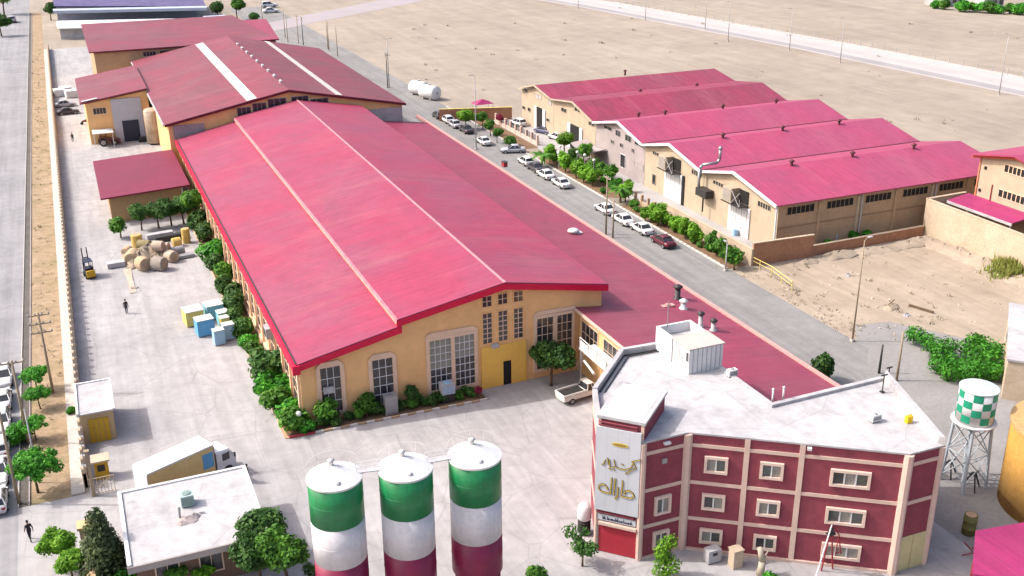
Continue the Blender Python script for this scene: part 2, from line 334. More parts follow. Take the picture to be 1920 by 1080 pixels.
def frame_T(o, ud, nrm):
    o = Vector(o); ud = Vector(ud).normalized(); nrm = Vector(nrm).normalized()
    return lambda u, v, w_: o + ud * u + Vector((0, 0, 1)) * v + nrm * w_
def window(root, o, ud, nrm, wd, ht, cols, rows, fw=.12, proud=.12, fm=None, gm=None, bar=.05, barm=None, name='window', gm2=None, split=0, arch=False, gl=.03):
    """surround with its own depth, glazing bars and one object per pane, set back inside the surround"""
    T = frame_T(o, ud, nrm); fm = fm or M_SURR; gm = gm or M_GLASS; barm = barm or fm
    f = MB()
    f.obox(T, -fw, -fw, 0, 0, ht, proud); f.obox(T, wd, -fw, 0, wd + fw, ht, proud)
    f.obox(T, -.0, -fw, .0, wd, -.001, proud * .98)
    if arch:
        c = fw * 1.3
        pr = [(-fw, ht), (wd + fw, ht), (wd + fw, ht + c * .2), (wd + fw - c, ht + fw * 1.5), (-fw + c, ht + fw * 1.5), (-fw, ht + c * .2)]
        f.prism(pr, lambda p: T(p[0], p[1], 0), lambda p: T(p[0], p[1], proud * 1.02))
    else: f.obox(T, -fw, ht + .001, 0, wd + fw, ht + fw, proud * 1.02)
    wo = f.build(name, fm, root)
    pw = wd / cols; ph = ht / rows
    cache = {}
    for j in range(rows):
        for i in range(cols):
            M = gm2 if (gm2 and j >= split) else (random.choice(gm) if isinstance(gm, list) else gm)
            if M.name not in cache:
                b = MB(); t0 = T(0, 0, 0)
                b.obox(lambda u, v, w_: T(u, v, w_) - t0, .004, .004, .004, pw - .004, ph - .004, gl); cache[M.name] = b.mesh('pane', M)
            inst(cache[M.name], 'pane', wo, T(i * pw, j * ph, 0))
    if cols + rows > 2:
        b = MB()
        for i in range(1, cols):
            b.obox(T, i * pw - bar / 2, 0, .006, i * pw + bar / 2, ht, proud * .6)
            if rows == 1: b.build('glazing_bar', barm, wo); b = MB()
        for j in range(1, rows):
            b.obox(T, 0, j * ph - bar / 2, .008, wd, j * ph + bar / 2, proud * .57)
            if cols == 1: b.build('glazing_bar', barm, wo); b = MB()
        if cols > 1 and rows > 1: b.build('glazing_bars', barm, wo)
    return wo

# ------------------------------------------------------------------ the ground
def sheet(name, xy, z, M):
    b = MB(); b.add([(x, y, z) for x, y in xy], [tuple(range(len(xy)))]); return struct(b.build(name, M))
def rect(x0, y0, x1, y1): return [(x0, y0), (x1, y0), (x1, y1), (x0, y1)]
def slab(name, xy, z0, z1, M): return struct(MB().poly(xy, z0, z1).build(name, M))

sheet('ground', rect(-1500, -400, 1800, 2200), 0, M_SAND)
# left-hand road, kerb channel, earth strip, pavement
sheet('left_road', rect(-19, 10, -9.0, 700), .012, M_ROADL)
struct(MB().box(-9.05, 82, .0, -8.97, 420, .12).build('drain_channel_kerb', M_KERB)); struct(MB().box(-8.25, 82, 0, -8.15, 420, .12).build('drain_channel_kerb', M_GREYR))
sheet('drain_channel_bed', rect(-8.97, 82, -8.25, 420), .018, M_CHAN)
sheet('earth_strip', rect(-8.05, 82, -5.0, 420), .016, M_DIRT)
slab('pavement', rect(-5.0, 82.2, -3.95, 330), 0, .1, M_KERB)
sheet('roadside_verge', rect(-30, 10, -19, 700), .010, M_SANDN)
# factory yard and entrance
sheet('yard', [(-9, 40), (62, 40), (62, 86.2), (15.4, 86.2), (15.4, 330), (-3.6, 330), (-3.6, 82), (-9, 82)], .008, M_YARD)
# street between the factory and the warehouses
sheet('street', [(57.5, 66), (66, 69.5), (73.6, 78), (73.2, 400), (57.5, 400)], .020, M_ASPH)
sheet('side_track', [(73.3, 79.5), (76.5, 83.4), (80.5, 82.6), (84, 77), (90, 66), (96, 40), (71.9, 24), (57.0, 24), (57.0, 71), (66, 72), (73.3, 80)], .016, pm('track_gravel', (.262, .248, .243), (.215, .202, .197), .25, .95, .5, 8, dirt=.18))
slab('street_kerb', rect(73.2, 104, 73.42, 210), 0, .15, M_KERB)
sheet('bare_plot', [(73.5, 79.6), (76.5, 83.6), (80.6, 82.8), (84.2, 77.2), (88, 70), (240, 40), (240, 103.2), (73.5, 103.2)], .006, M_SANDN)
sheet('roadside_bed', rect(73.42, 104, 76.4, 133), .05, M_BED)
sheet('garden_bed', [(73.42, 138), (76.4, 136), (81, 150), (80.5, 163), (73.42, 163)], .05, M_BED)
sheet('garden_bed', rect(73.42, 170, 76.9, 205), .05, M_BED)
sheet('warehouse_yard', [(76.5, 103.8), (82.4, 103.8), (125, 104), (125, 110), (82.4, 110), (82.4, 196), (76.5, 196)], .012, pm('warehouse_concrete', (.36, .345, .34), (.30, .285, .285), .15, .9, .2, 8, dirt=.15))
# far highway with its pale median and wall
hw = lambda off: [(192.1 + off, 60), (192.1 + off, 167), (187.4 + off, 239), (173.8 + off, 351), (150 + off, 470), (60 + off, 800), (72 + off * 2.4, 800)]
def strip(name, a, b, z, M):
    pa = [(193 + a, 40), (192.1 + a, 167), (187.4 + a, 239), (173.8 + a, 351), (150 + a, 470), (60 + a, 800)]
    pb = [(193 + b, 40), (192.1 + b, 167), (187.4 + b, 239), (173.8 + b, 351), (150 + b, 470), (60 + b, 800)]
    k = len(pa); bb = MB(); bb.add([(x, y, z) for x, y in pa] + [(x, y, z) for x, y in pb], [(i, i + 1, k + i + 1, k + i) for i in range(k - 1)])
    return struct(bb.build(name, M))
strip('highway_shoulder', -1.5, 17, .010, M_GRAVEL)
strip('highway_lane', -.5, 3.4, .020, M_HWY)
strip('highway_lane', 6.3, 9.8, .020, pm('highway_pale', (.385, .35, .345), (.35, .32, .315), .1, .9))
# cross road far behind
sheet('cross_road', [(46, 332), (60, 336), (230, 470), (600, 760), (600, 800), (225, 492), (58, 352), (46, 350)], .024, pm('far_road', (.32, .28, .29), (.28, .25, .26), .08, .9))
# ------------------------------------------------------------------ main factory hall
def roof_strip(p, y0, y1, t=.14):
    """folded sheet: polyline p in X,Z given thickness and run along Y"""
    return MB().extY(list(p) + [(x, z - t) for x, z in reversed(p)], y0, y1)
X_, Y_ = (1, 0, 0), (0, 1, 0)
A = thing('factory_hall', 'long factory hall with pink stepped roof and tan gable wall with tall windows', 'factory', (15.2, 86.1, 0))
MB().extY([(15.2, 0), (45.9, 0), (45.9, 8.95), (35.2, 10.85), (24.5, 8.95), (24.5, 8.25), (15.2, 6.25)], 86.1, 176.4).build('wall', M_TAN, A)
ra = roof_strip([(14.85, 6.5), (24.85, 8.58)], 85.5, 177).build('roof', M_ROOFA, A); ra['label'] = 'lower pink roof slope along the yard'
rb = roof_strip([(24.4, 9.22), (35.2, 11.16), (46.3, 9.18)], 85.5, 177).build('roof', M_ROOFA, A); rb['label'] = 'upper pink gable roof'
roof_strip([(35.05, 11.18), (35.2, 11.21), (35.35, 11.18)], 85.45, 177.02, .03).build('ridge_cap', M_RIDGE, rb)
roof_strip([(24.33, 8.9), (24.42, 9.25), (24.5, 9.265)], 85.47, 177.01, .03).build('step_flashing', M_RIDGE, rb)
f = MB()
for (x0, z0), (x1, z1) in (((14.85, 6.36), (24.85, 8.44)), ((24.4, 9.08), (35.2, 11.02)), ((35.2, 11.02), (46.3, 9.04))):
    f.prism([(x0, z0 - .60), (x1, z1 - .60), (x1, z1 - .003), (x0, z0 - .003)], lambda p: (p[0], 85.44, p[1]), lambda p: (p[0], 85.62, p[1]))
f.box(24.42, 85.46, 8.2, 24.72, 85.64, 9.0)
f.build('fascia', M_FASC, A)
MB().box(14.60, 85.4, 5.62, 14.86, 177, 6.44).box(14.5, 85.34, 5.55, 15.2, 85.68, 6.42).build('eave_fascia', M_FASC, A)
MB().box(14.8, 85.6, 6.50, 14.93, 177, 6.60).build('gutter', M_DARKM, A)
MB().box(46.1, 85.7, 8.75, 46.28, 177, 9.02).build('eave_fascia', M_FASC, A)
M_DUSTG = pm('dusty_glass', (.085, .08, .075), (.05, .048, .046), 1.5, .25, dirt=.25); HGL = [M_GLASS, M_DUSTG, M_DUSTG]
fr = dict(ud=X_, nrm=(0, -1, 0))
window(A, (17.05, 86.1, .8), wd=1.85, ht=4.65, cols=3, rows=4, fw=.38, proud=.16, arch=True, gl=.04, gm=HGL, barm=M_WHITE, **fr)
window(A, (21.95, 86.1, .7), wd=1.95, ht=4.6, cols=3, rows=5, fw=.38, proud=.16, arch=True, gm=HGL, barm=M_WHITE, **fr)
# double window of the gable
wl = window(A, (27.6, 86.1, .9), wd=2.15, ht=5.3, cols=4, rows=7, fw=.36, proud=.16, gm2=M_FROST, split=3, gm=HGL, barm=M_WHITE, **fr)
window(A, (30.13, 86.1, .9), wd=2.0, ht=5.3, cols=4, rows=7, fw=.34, proud=.162, gm2=M_FROST, split=4, gm=HGL, barm=M_WHITE, **fr)
MB().prism([(27.24, 6.57), (32.47, 6.57), (32.47, 6.7), (32.0, 7.02), (27.7, 7.02), (27.24, 6.7)], lambda p: (p[0], 85.92, p[1]), lambda p: (p[0], 86.1, p[1])).build('window_head', M_SURR, A)
for x in (33.08, 34.7, 36.33):
    window(A, (x, 86.1, 8.72), wd=.92, ht=1.05, cols=2, rows=2, fw=.08, proud=.08, fm=M_TAN, barm=M_SURR, bar=.06, **fr)
    window(A, (x, 86.1, 4.85), wd=.92, ht=3.15, cols=2, rows=6, fw=.09, proud=.08, fm=M_TAN, barm=M_SURR, bar=.07, **fr)
MB().box(32.85, 85.98, .02, 35.12, 86.098, 4.45).box(35.12, 85.98, 2.62, 35.98, 86.098, 4.45).box(35.98, 85.98, .02, 37.6, 86.098, 4.45).build('entrance_panel', M_YEL, A)
MB().box(35.14, 86.0, .03, 35.96, 86.09, 2.6).build('door', M_SHUT, A)
window(A, (38.75, 86.1, 1.0), wd=1.75, ht=5.5, cols=3, rows=6, fw=.34, proud=.16, **fr)
window(A, (40.95, 86.1, 1.0), wd=1.65, ht=5.5, cols=3, rows=6, fw=.30, proud=.162, **fr)
MB().prism([(38.41, 6.87), (42.9, 6.87), (42.9, 7.25), (38.8, 7.25), (38.41, 6.98)], lambda p: (p[0], 85.92, p[1]), lambda p: (p[0], 86.1, p[1])).build('window_head', M_SURR, A)
pil = MB().box(0, 0, 0, .22, .45, 5.85).mesh('pilaster', M_SURR)
y = 86.3; k = 0
while y < 176:
    inst(pil, 'pilaster', A, (14.975, y, .01))
    if k < 22: window(A, (15.2, y + 3.1, 1.3), (0, -1, 0), (-1, 0, 0), 1.9, 3.6, 2, 3, .14, .1, bar=.06)
    y += 3.7; k += 1
MB().box(14.9, 86.3, .0, 15.19, 176.3, .6).build('plinth', M_SURR, A)

# right-hand lean-to hall
B = thing('lean_to_hall', 'low mauve roofed hall running along the street beside the main hall', 'factory', (43.3, 70, 0))
zb = lambda x, y: 7.06 - (x - 42.9) * .132
MB().poly([(43.4, 69.8), (45.4, 69.8), (45.4, 57.8), (58.0, 57.8), (58.0, 176.9), (46.1, 176.9), (46.1, 85.9), (43.4, 85.9)], 0, lambda x, y: zb(x, y) - .2).build('wall', M_TAN, B)
MB().poly([(42.9, 69.6), (45.35, 69.6), (45.35, 57.5), (58.1, 57.5), (58.1, 177.0), (46.05, 177.0), (46.05, 86.0), (42.9, 86.0)], lambda x, y: zb(x, y) - .16, zb).build('roof', M_ROOFB, B)
MB().box(57.98, 57.4, 4.6, 58.4, 183, 5.22).build('parapet', M_EDGEP, B)
MB().box(42.78, 69.7, 6.72, 42.9, 85.9, 7.02).build('eave_board', M_OFFB, B)
window(B, (43.4, 85.3, 3.6), (0, -1, 0), (-1, 0, 0), 3.4, 2.2, 4, 2, .1, .08)
window(B, (43.4, 80.6, 3.6), (0, -1, 0), (-1, 0, 0), 3.4, 2.2, 4, 2, .1, .08)
window(B, (43.4, 75.6, 3.6), (0, -1, 0), (-1, 0, 0), 3.0, 2.2, 4, 2, .1, .08)

# hall behind, with white rooflights
Cc = thing('rear_hall', 'faded red roofed hall with two white rooflight strips behind the main hall', 'factory', (13.9, 177.6, 0))
MB().extY([(13.9, 0), (53.8, 0), (53.8, 8.6), (34, 12.6), (13.9, 8.7)], 177.6, 242).build('wall', M_TAN, Cc)
rc = roof_strip([(13.3, 9.0), (34, 12.98), (54.4, 8.85)], 177.1, 243).build('roof', M_ROOFC, Cc)
zl = lambda x: 9.0 + (x - 13.3) * .1923
zr = lambda x: 12.98 - (x - 34) * .2025
M_LITE = pm('rooflight_sheet', (.50, .47, .44), (.44, .41, .38), .5, .5, dirt=.1)
MB().prism([(26.9, zl(26.9) + .02), (28.6, zl(28.6) + .02), (28.6, zl(28.6) + .06), (26.9, zl(26.9) + .06)], lambda p: (p[0], 177.3, p[1]), lambda p: (p[0], 242.6, p[1])).build('rooflight', M_LITE, rc)
MB().prism([(42.0, zr(42.0) + .02), (43.2, zr(43.2) + .02), (43.2, zr(43.2) + .06), (42.0, zr(42.0) + .06)], lambda p: (p[0], 177.3, p[1]), lambda p: (p[0], 242.6, p[1])).build('rooflight', M_LITE, rc)
f = MB()
for (x0, z0), (x1, z1) in (((13.3, 8.85), (34, 12.83)), ((34, 12.83), (54.4, 8.7))):
    f.prism([(x0, z0 - .28), (x1, z1 - .28), (x1, z1), (x0, z0)], lambda p: (p[0], 177.05, p[1]), lambda p: (p[0], 177.25, p[1]))
f.build('fascia', pm('fascia_maroon', (.12, .012, .025), (.10, .012, .02), 1, .6), Cc)
for i in range(9):
    MB().lathe([(.22, 12.9), (.22, 13.25), (.34, 13.3), (.1, 13.5)], 34, 184 + i * 5.6, 10).build('ridge_vent', M_WHITE, Cc)
for x0, x1 in ((25.2, 27.4), (27.8, 30), (30.4, 33.4), (34.4, 37.2), (37.6, 40.6)):
    zt = (zl if x1 < 34 else zr)(x0 if x1 < 34 else x1) - .75
    window(Cc, (x0, 177.6, 8.6), (1, 0, 0), (0, -1, 0), x1 - x0, zt - 8.6, 3, 1, .08, .06, fm=M_WHITED)
MB().box(14.6, 177.42, 5.5, 19.6, 177.59, 8.6).build('grey_panel', M_GREYM, Cc)
MB().box(46.6, 177.42, 4.5, 53.7, 177.59, 8.2).build('grey_panel', M_WHITED, Cc)
MB().box(13.1, 178, 8.55, 13.3, 243, 8.85).build('gutter', M_WHITED, Cc)

# annex with the tall grey shutter
D = thing('annex', 'tan annex with tall grey sheeted bay and dark doorway left of the rear hall', 'building', (2.2, 207, 0))
MB().extY([(2.2, 0), (13.3, 0), (13.3, 9.2), (2.2, 7.6)], 207, 232).build('wall', M_TAN, D)
ro = roof_strip([(1.3, 7.95), (13.3, 9.75)], 206.4, 233, .3).build('roof', M_ROOFC, D)
MB().box(6.6, 206.75, 0, 11.9, 206.99, 8.1).build('grey_sheeting', pm('sheeting_grey', (.45, .45, .50), (.41, .41, .46), .5, .6, wave=('X', .5)), D)
MB().box(8.1, 206.66, 0.02, 11.0, 206.74, 4.0).build('doorway', M_NAVY, D)
window(D, (3.4, 207, 5.6), (1, 0, 0), (0, -1, 0), 2.2, 1.1, 4, 1, .12, .1)
MB().extY([(1.6, 8.14), (4.4, 8.56), (4.4, 8.62), (1.6, 8.2)], 206.3, 207.4).build('roof_patch', M_WHITED, ro)
MB().box(1.4, 206.36, 7.45, 13.2, 206.5, 7.7).build('eave_board', M_DARKM, D) if False else None
awn = tag(MB().box(2.6, 203.2, 2.7, 6.2, 206.7, 2.82).tube((2.8, 203.4, 0), (2.8, 203.4, 2.7), .06).tube((6.0, 203.4, 0), (6.0, 203.4, 2.7), .06).build('awning', M_WHITE), 'flat white awning over the red tractor by the annex', 'awning')
tk = thing('storage_tank', 'tall rusty white cylindrical tank beside the grey sheeted annex', 'tank', (13.4, 203.0, 0))
MB().lathe([(1.55, .3), (1.6, .3), (1.6, 6.2), (1.3, 6.5), (.3, 6.65)], 13.4, 203, 20).build('shell', pm('rusty_white', (.50, .42, .34), (.36, .26, .18), .8, .7, dirt=.25), tk, True)
for a in range(4): MB().tube((13.4 + 1.4 * math.cos(a * 1.57 + .8), 203 + 1.4 * math.sin(a * 1.57 + .8), 0), (13.4 + 1.4 * math.cos(a * 1.57 + .8), 203 + 1.4 * math.sin(a * 1.57 + .8), .5), .1).build('leg', M_DARKM, tk)

# far hall beyond the rear hall
E_ = thing('far_hall', 'red roofed hall at the back seen above the rear hall ridge', 'factory', (14, 244, 0))
MB().box(6, 244.6, 0, 45, 283, 10.9).build('wall', M_DARKM if False else M_BRNW, E_)
MB().poly([(5, 244), (45.2, 244), (41.6, 284), (5, 284)], lambda x, y: 11.1 + (y - 244) * .022, lambda x, y: 11.35 + (y - 244) * .022).build('roof', M_ROOFC, E_)
MB().poly([(37, 243.8), (45.6, 243.8), (49.3, 279), (41.7, 279)], lambda x, y: 11.2, lambda x, y: 11.44).build('roof', M_ROOFR1, E_)
for x in (16, 19.5, 23, 26.5): window(E_, (x, 244.6, 9.6), (1, 0, 0), (0, -1, 0), 2.6, .9, 4, 1, .06, .06, fm=M_WHITED)
# long indigo-roofed building at the very back
Fb = thing('long_shed', 'long building with dark indigo roof and pale blue eaves at the back', 'building', (0, 372, 0))
MB().box(0, 378, 0, 44, 410, 6).build('wall', M_BLUEWHITE, Fb)
MB().poly([(-.5, 377), (45, 362), (48, 410), (-.5, 424)], lambda x, y: 6.1 + (y - 372) * .06, lambda x, y: 6.4 + (y - 372) * .06).build('roof', M_BLUEROOF, Fb)
MB().poly([(-1, 371), (44.6, 357), (45.2, 361.5), (-1, 376.5)], 5.0, 5.9).build('eave_band', M_BLUEWHITE, Fb)
Fw = thing('white_shed', 'low white roofed shed in front of the indigo roof building', 'building', (0, 352, 0))
MB().poly([(0, 348), (40, 336), (41, 350), (0, 364)], 0, 3.2).build('wall', M_WHITED, Fw)
MB().poly([(-.6, 347), (40.6, 335), (41.6, 351), (-.6, 365)], 3.25, 3.5).build('roof', M_WHITE, Fw)
sh = thing('gate_lodge', 'small blue roofed lodge at the end of the indigo roof building', 'building', (45, 350, 0))
MB().box(43.4, 349, 0, 49, 354, 3.2).build('wall', M_CREAM, sh)
MB().box(42.8, 348.4, 3.25, 49.6, 354.6, 3.6).build('roof', M_BLUEWHITE, sh)
window(sh, (44.6, 349, 1), (1, 0, 0), (0, -1, 0), 2.6, 1.4, 2, 1, .1, .08)

# single-slope shed by the yard
Sh = thing('yard_shed', 'tan shed with flat crimson single slope roof beside the main hall', 'shed', (2.8, 156, 0))
MB().extY([(2.8, 0), (13.1, 0), (13.1, 4.35), (2.8, 3.85)], 156.2, 177).build('wall', pm('wall_dark_tan', (.40, .25, .125), (.35, .22, .11), .4, .9, dirt=.1), Sh)
roof_strip([(1.65, 4.05), (14.1, 4.65)], 155.4, 178, .22).build('roof', M_ROOFS, Sh)
MB().tube((13.0, 156.1, 0), (13.0, 156.1, 4.3), .09).build('downpipe', M_WHITE, Sh)

# ------------------------------------------------------------------ five gabled warehouses across the street
M_COWL = pm('cowl_maroon', (.10, .02, .03), (.08, .02, .025), 3, .6)
VZ = [6.85, 7.55, 6.85, 6.85, 6.85, 6.85]      # valley heights
VY = [190, 175, 158, 141, 124, 106.3]; PKY = [182.5, 166, 149.2, 132.9, 116.0]
LABW = ['farthest of the five rose roofed warehouses, cream front with dark open door', 'second farthest rose roofed warehouse, cream front with dark open door and white leaves',
        'middle rose roofed warehouse with grey pink rendered front', 'second nearest rose roofed warehouse with white doors and hung cooler', 'nearest rose roofed warehouse with white doors and long brown side wall']
WH = []
for i in range(5):
    y1, y0, yp = VY[i], VY[i + 1], PKY[i]
    wmat = M_GREYR if i == 2 else M_CREAM
    W = thing('warehouse', LABW[i], 'warehouse', (82, y0, 0), group='gabled warehouses across the street'); WH.append(W)
    a, b = y0 + .05, y1 - .05
    MB().extX([(a, 0), (b, 0), (b, VZ[i] - .3), (yp, 8.35), (a, VZ[i + 1] - .3)], 82.3, 121.4).build('wall', wmat, W)
    ov = .5 if i == 4 else -.02
    p = [(y0 + .04 - ov, VZ[i + 1] - ov * .2), (yp, 8.75), (y1 - .04, VZ[i])]
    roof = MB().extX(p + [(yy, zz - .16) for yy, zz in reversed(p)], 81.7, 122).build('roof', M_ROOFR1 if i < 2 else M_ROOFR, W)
    q = [(y0 + .1 - ov, VZ[i + 1] + .05 - ov * .2), (yp, 8.80), (y1 - .1, VZ[i] + .05)]
    MB().extX(q + [(yy, zz - (.24 if i < 2 else .36)) for yy, zz in reversed(q)], 81.45, 81.69).build('verge_trim', M_WHITE if i > 1 else M_CREAM, W)
    if i in (1, 2, 3): MB().box(81.8, y0 - .16, 6.862, 121.9, y0 + .16, 6.93).build('valley_gutter', M_ROOFR1 if i == 1 else M_COWL, W)
def face_rect(W, pa, pb, name, M, proud=.12, X=82.3):
    ya, za = onX(*pa, X); yb, zb_ = onX(*pb, X)
    y0, y1 = sorted((ya, yb)); z0, z1 = sorted((za, zb_)); z0 = max(z0, .03)
    return MB().box(X - proud, y0, z0, X - .003, y1, z1).build(name, M, W), (y0, y1, z0, z1)
def face_win(W, pa, pb, cols, rows=1, X=82.3, gm=None, fm=None):
    ya, za = onX(*pa, X); yb, zb_ = onX(*pb, X)
    y0, y1 = sorted((ya, yb)); z0, z1 = sorted((za, zb_))
    window(W, (X, y1, z0), (0, -1, 0), (-1, 0, 0), y1 - y0, z1 - z0, cols, rows, .08, .07, fm=fm or wmatf(W), gm=gm, bar=.09)
wmatf = lambda W: M_GREYR if W is WH[2] else M_CREAM
def door_pair(W, y0, y1, zt, open_=False):
    n = 4
    if open_:
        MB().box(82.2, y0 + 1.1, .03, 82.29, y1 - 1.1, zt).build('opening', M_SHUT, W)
        for a, b in ((y0, y0 + 1.1), (y1 - 1.1, y1)): MB().box(82.1, a, .05, 82.29, b, zt).build('door', M_WHITE, W)
    else:
        for k in range(n):
            d = MB().box(82.12, y0 + (y1 - y0) * k / n + .03, .05, 82.29, y0 + (y1 - y0) * (k + 1) / n - .03, zt).build('door', M_WHITE, W)
            MB().box(82.08, y0 + (y1 - y0) * (k + .5) / n - .04, .1, 82.118, y0 + (y1 - y0) * (k + .5) / n + .04, zt - .1).build('stile', M_WHITED, d)
def cooler(W, yc, z):
    c = MB().box(80.9, yc - .1, z, 82.29, yc + 1.9, z + 2.0).build('cooler', M_CREAM, W)
    b = MB()
    for k in range(6): b.box(80.86, yc + .0, z + .2 + k * .28, 80.898, yc + 1.8, z + .36 + k * .28)
    b.build('louvres', M_GREYM, c)
    MB().box(80.7, yc - 2.4, z - .12, 82.29, yc + 2.0, z - .02).build('platform', M_DARKM, c)
    b = MB(); b.tube((80.8, yc - 2.3, z), (80.8, yc - .2, z + 2), .05); b.tube((80.8, yc - 2.3, z + 2), (80.8, yc - .2, z), .05)
    b.tube((80.8, yc - 2.3, z), (80.8, yc - 2.3, z + 1.1), .04); b.build('brace', M_WHITED, c)
    MB().box(82.18, yc - 2.3, z + .1, 82.298, yc - .2, z + 1.9).build('fan_opening', M_SHUT, c)
door_pair(WH[4], 112.2, 117.2, 4.3); cooler(WH[4], 115.2, 4.6)
door_pair(WH[3], 129.6, 134.6, 4.5); cooler(WH[3], 132.6, 4.8)
MB().box(82.15, 129.0, .05, 82.28, 129.55, 4.6).build('door_edge', M_SHUT, WH[3])
door_pair(WH[1], 162.9, 168.8, 4.4, True)
door_pair(WH[0], 178.6, 183.6, 4.6, True)
face_win(WH[4], (1422, 376), (1444, 396), 5); face_win(WH[4], (1338, 337), (1356, 352), 4)
face_win(WH[3], (1298, 317), (1316, 334), 5); face_win(WH[3], (1225, 283), (1241, 296), 5)
face_win(WH[3], (1224, 326), (1229, 347), 1)
for pa, pb in (((1133, 234), (1147, 246)), ((1155, 243), (1163, 257)), ((1173, 252), (1183, 267)), ((1191, 262), (1204, 276)), ((1146, 262), (1151, 270)), ((1163, 268), (1168, 277)), ((1185, 278), (1189, 287))):
    face_win(WH[2], pa, pb, 2)
face_win(WH[2], (1164, 288), (1172, 316), 1, fm=M_WHITE); face_win(WH[2], (1190, 302), (1206, 320), 2, gm=M_GREYR, fm=M_GREYR)
face_win(WH[1], (1053, 201), (1062, 212), 2); face_win(WH[1], (1078, 200), (1087, 211), 2); face_win(WH[1], (1104, 227), (1114, 238), 2)
face_win(WH[0], (984, 166), (989, 174), 1); face_win(WH[0], (980, 198), (985, 206), 1); face_win(WH[0], (990, 201), (995, 210), 1); face_win(WH[0], (1025, 221), (1030, 229), 1)
for p0 in ((1004, 175), (1010, 177), (1029, 188)): face_win(WH[0], p0, (p0[0] + 5, p0[1] + 10), 1, gm=M_WHITED)
# long side wall of the nearest warehouse
N5 = WH[4]
for k in range(6):
    x = 83.4 + k * 6.4
    MB().box(x + 5.2, 106.1, 0, x + 5.55, 106.34, 6.3).build('pilaster', M_CREAM if k % 2 else M_BRNW, N5)
    window(N5, (x + .3, 106.35, 5.1), (1, 0, 0), (0, -1, 0), 4.3, 1.0, 6, 1, .07, .06, fm=M_BRNW, gm=M_SHUT, bar=.06)
    if k in (1, 3, 5): MB().tube((x + 5.9, 106.05, 0), (x + 5.9, 106.05, 6.4), .1, .1).build('downpipe', M_WHITED, N5)
MB().box(82.4, 106.25, 3.3, 121.3, 106.34, 3.5).build('string_course', pm('string_tan', (.30, .19, .11), (.27, .17, .1), 1, .9), N5)
MB().box(82.32, 106.335, .01, 121.38, 106.349, 6.5).build('side_render', M_BRNW, N5)
MB().tube((81.9, 106.2, 0), (81.9, 106.2, 6.5), .13).build('downpipe', M_WHITE, N5)
MB().box(83.6, 106.2, .03, 86.4, 106.33, 2.6).build('door', M_BRNW, N5)
# roof ventilators (static cowls)
def cowl(label, p, h=.75):
    t = thing('roof_ventilator', label, 'ventilator', p, group='cowls on the warehouse roofs')
    MB().lathe([(.2, -.35), (.2, h * .6)], 0, 0, 10).build('duct', M_COWL, t, True, False)
    MB().lathe([(.2, h * .6 + .001), (.42, h * .72), (.4, h * .85), (.05, h * 1.15)], 0, 0, 10).build('cap', M_COWL, t, True, False)
VP = [(1172, 138, 0), (1200, 175, 0), (1306, 164, 0), (1197, 219, 2), (1247, 215, 2), (1355, 204, 2), (1455, 194, 2), (1355, 259, 3), (1467, 245, 3), (1573, 233, 3), (1484, 310, 4), (1598, 294, 4), (1713, 279, 4)]
NMW = ['farthest', 'second farthest', 'middle', 'second nearest', 'nearest']; cnt = {}
for px, py, i in VP:
    y0, yp = VY[i + 1], PKY[i]; p = G(px, py, 8.2)
    for _ in range(6):
        yy = min(max(p.y, y0 + .3), VY[i] - .3)
        z = VZ[i + 1] + (8.75 - VZ[i + 1]) * (yy - y0) / (yp - y0) if yy < yp else VZ[i] + (8.75 - VZ[i]) * (VY[i] - yy) / (VY[i] - yp); p = G(px, py, z)
    cnt[i] = cnt.get(i, 0) + 1
    cowl('%s small dark cowl from the left on the %s warehouse roof' % (ORD[cnt[i] - 1], NMW[i]), p)
# flue with elbow on the nearest warehouses
fl = thing('flue_pipe', 'bent silver flue pipe rising at the valley between the two nearest warehouses', 'pipe', (81.4, 124, 5))
MB().path([(81.2, 123.6, 3.6), (81.2, 123.6, 7.3), (81.6, 123.5, 7.8), (83.6, 122.8, 8.1), (83.9, 122.7, 8.6), (83.9, 122.7, 10.0)], .22, 8).build('duct', M_STEEL, fl, True)
MB().lathe([(.3, 10.0), (.34, 10.2), (.1, 10.5)], 83.9, 122.7, 10).build('cowl', M_STEEL, fl, True)
MB().box(80.9, 121.2, 3.4, 82.2, 123.9, 4.5).tube((81.3, 122.4, 1.2), (81.3, 122.4, 3.4), .12).build('burner_box', M_DARKM, fl)
# ------------------------------------------------------------------ compound walls on the right
def wall_thing(name, label, xy, th, h, M, cope=None, z0=0, ch=.1):
    t = thing(name, label, 'wall', (xy[0][0], xy[0][1], 0))
    for (a, b) in zip(xy, xy[1:]):
        a = Vector((*a, 0)); b = Vector((*b, 0)); d = (b - a).normalized(); n = Vector((-d.y, d.x, 0))
        T = frame_T(a, d, n); L = (b - a).length
        MB().obox(T, 0, z0, -th / 2, L, h, th / 2).build('wall_panel', M, t)
        if cope: MB().obox(T, -.04, h + .002, -th / 2 - .05, L + .04, h + ch, th / 2 + .05).build('coping', cope, t)
    return t
wall_thing('compound_wall', 'brown rendered wall with pale coping at the warehouse corner', [(76.9, 103.75), (85.9, 103.3)], .3, 3.0, M_BRICK, M_BEIGE)
wall_thing('compound_wall', 'low brown brick wall with pale coping along the bare plot', [(86.0, 103.6), (105.0, 103.9)], .3, 1.35, M_BRICK, M_BEIGE)
wall_thing('compound_wall', 'pale pinkish wall behind the clipped trees along the street', [(76.75, 103.6), (76.75, 125.5)], .25, 2.2, M_BEIGE, M_BEIGE)
wall_thing('compound_wall', 'brown wall with yellow coping behind the far warehouse yard', [(67.5, 197.5), (81.5, 193.2)], .3, 2.4, M_BRICK, M_YELB)
tw = wall_thing('tall_wall', 'tall weathered beige wall round the plot at the right edge', [(112.3, 104.4), (105.3, 104.2), (105.0, 80)], .35, 5.1, M_BEIGE, M_BEIGE)
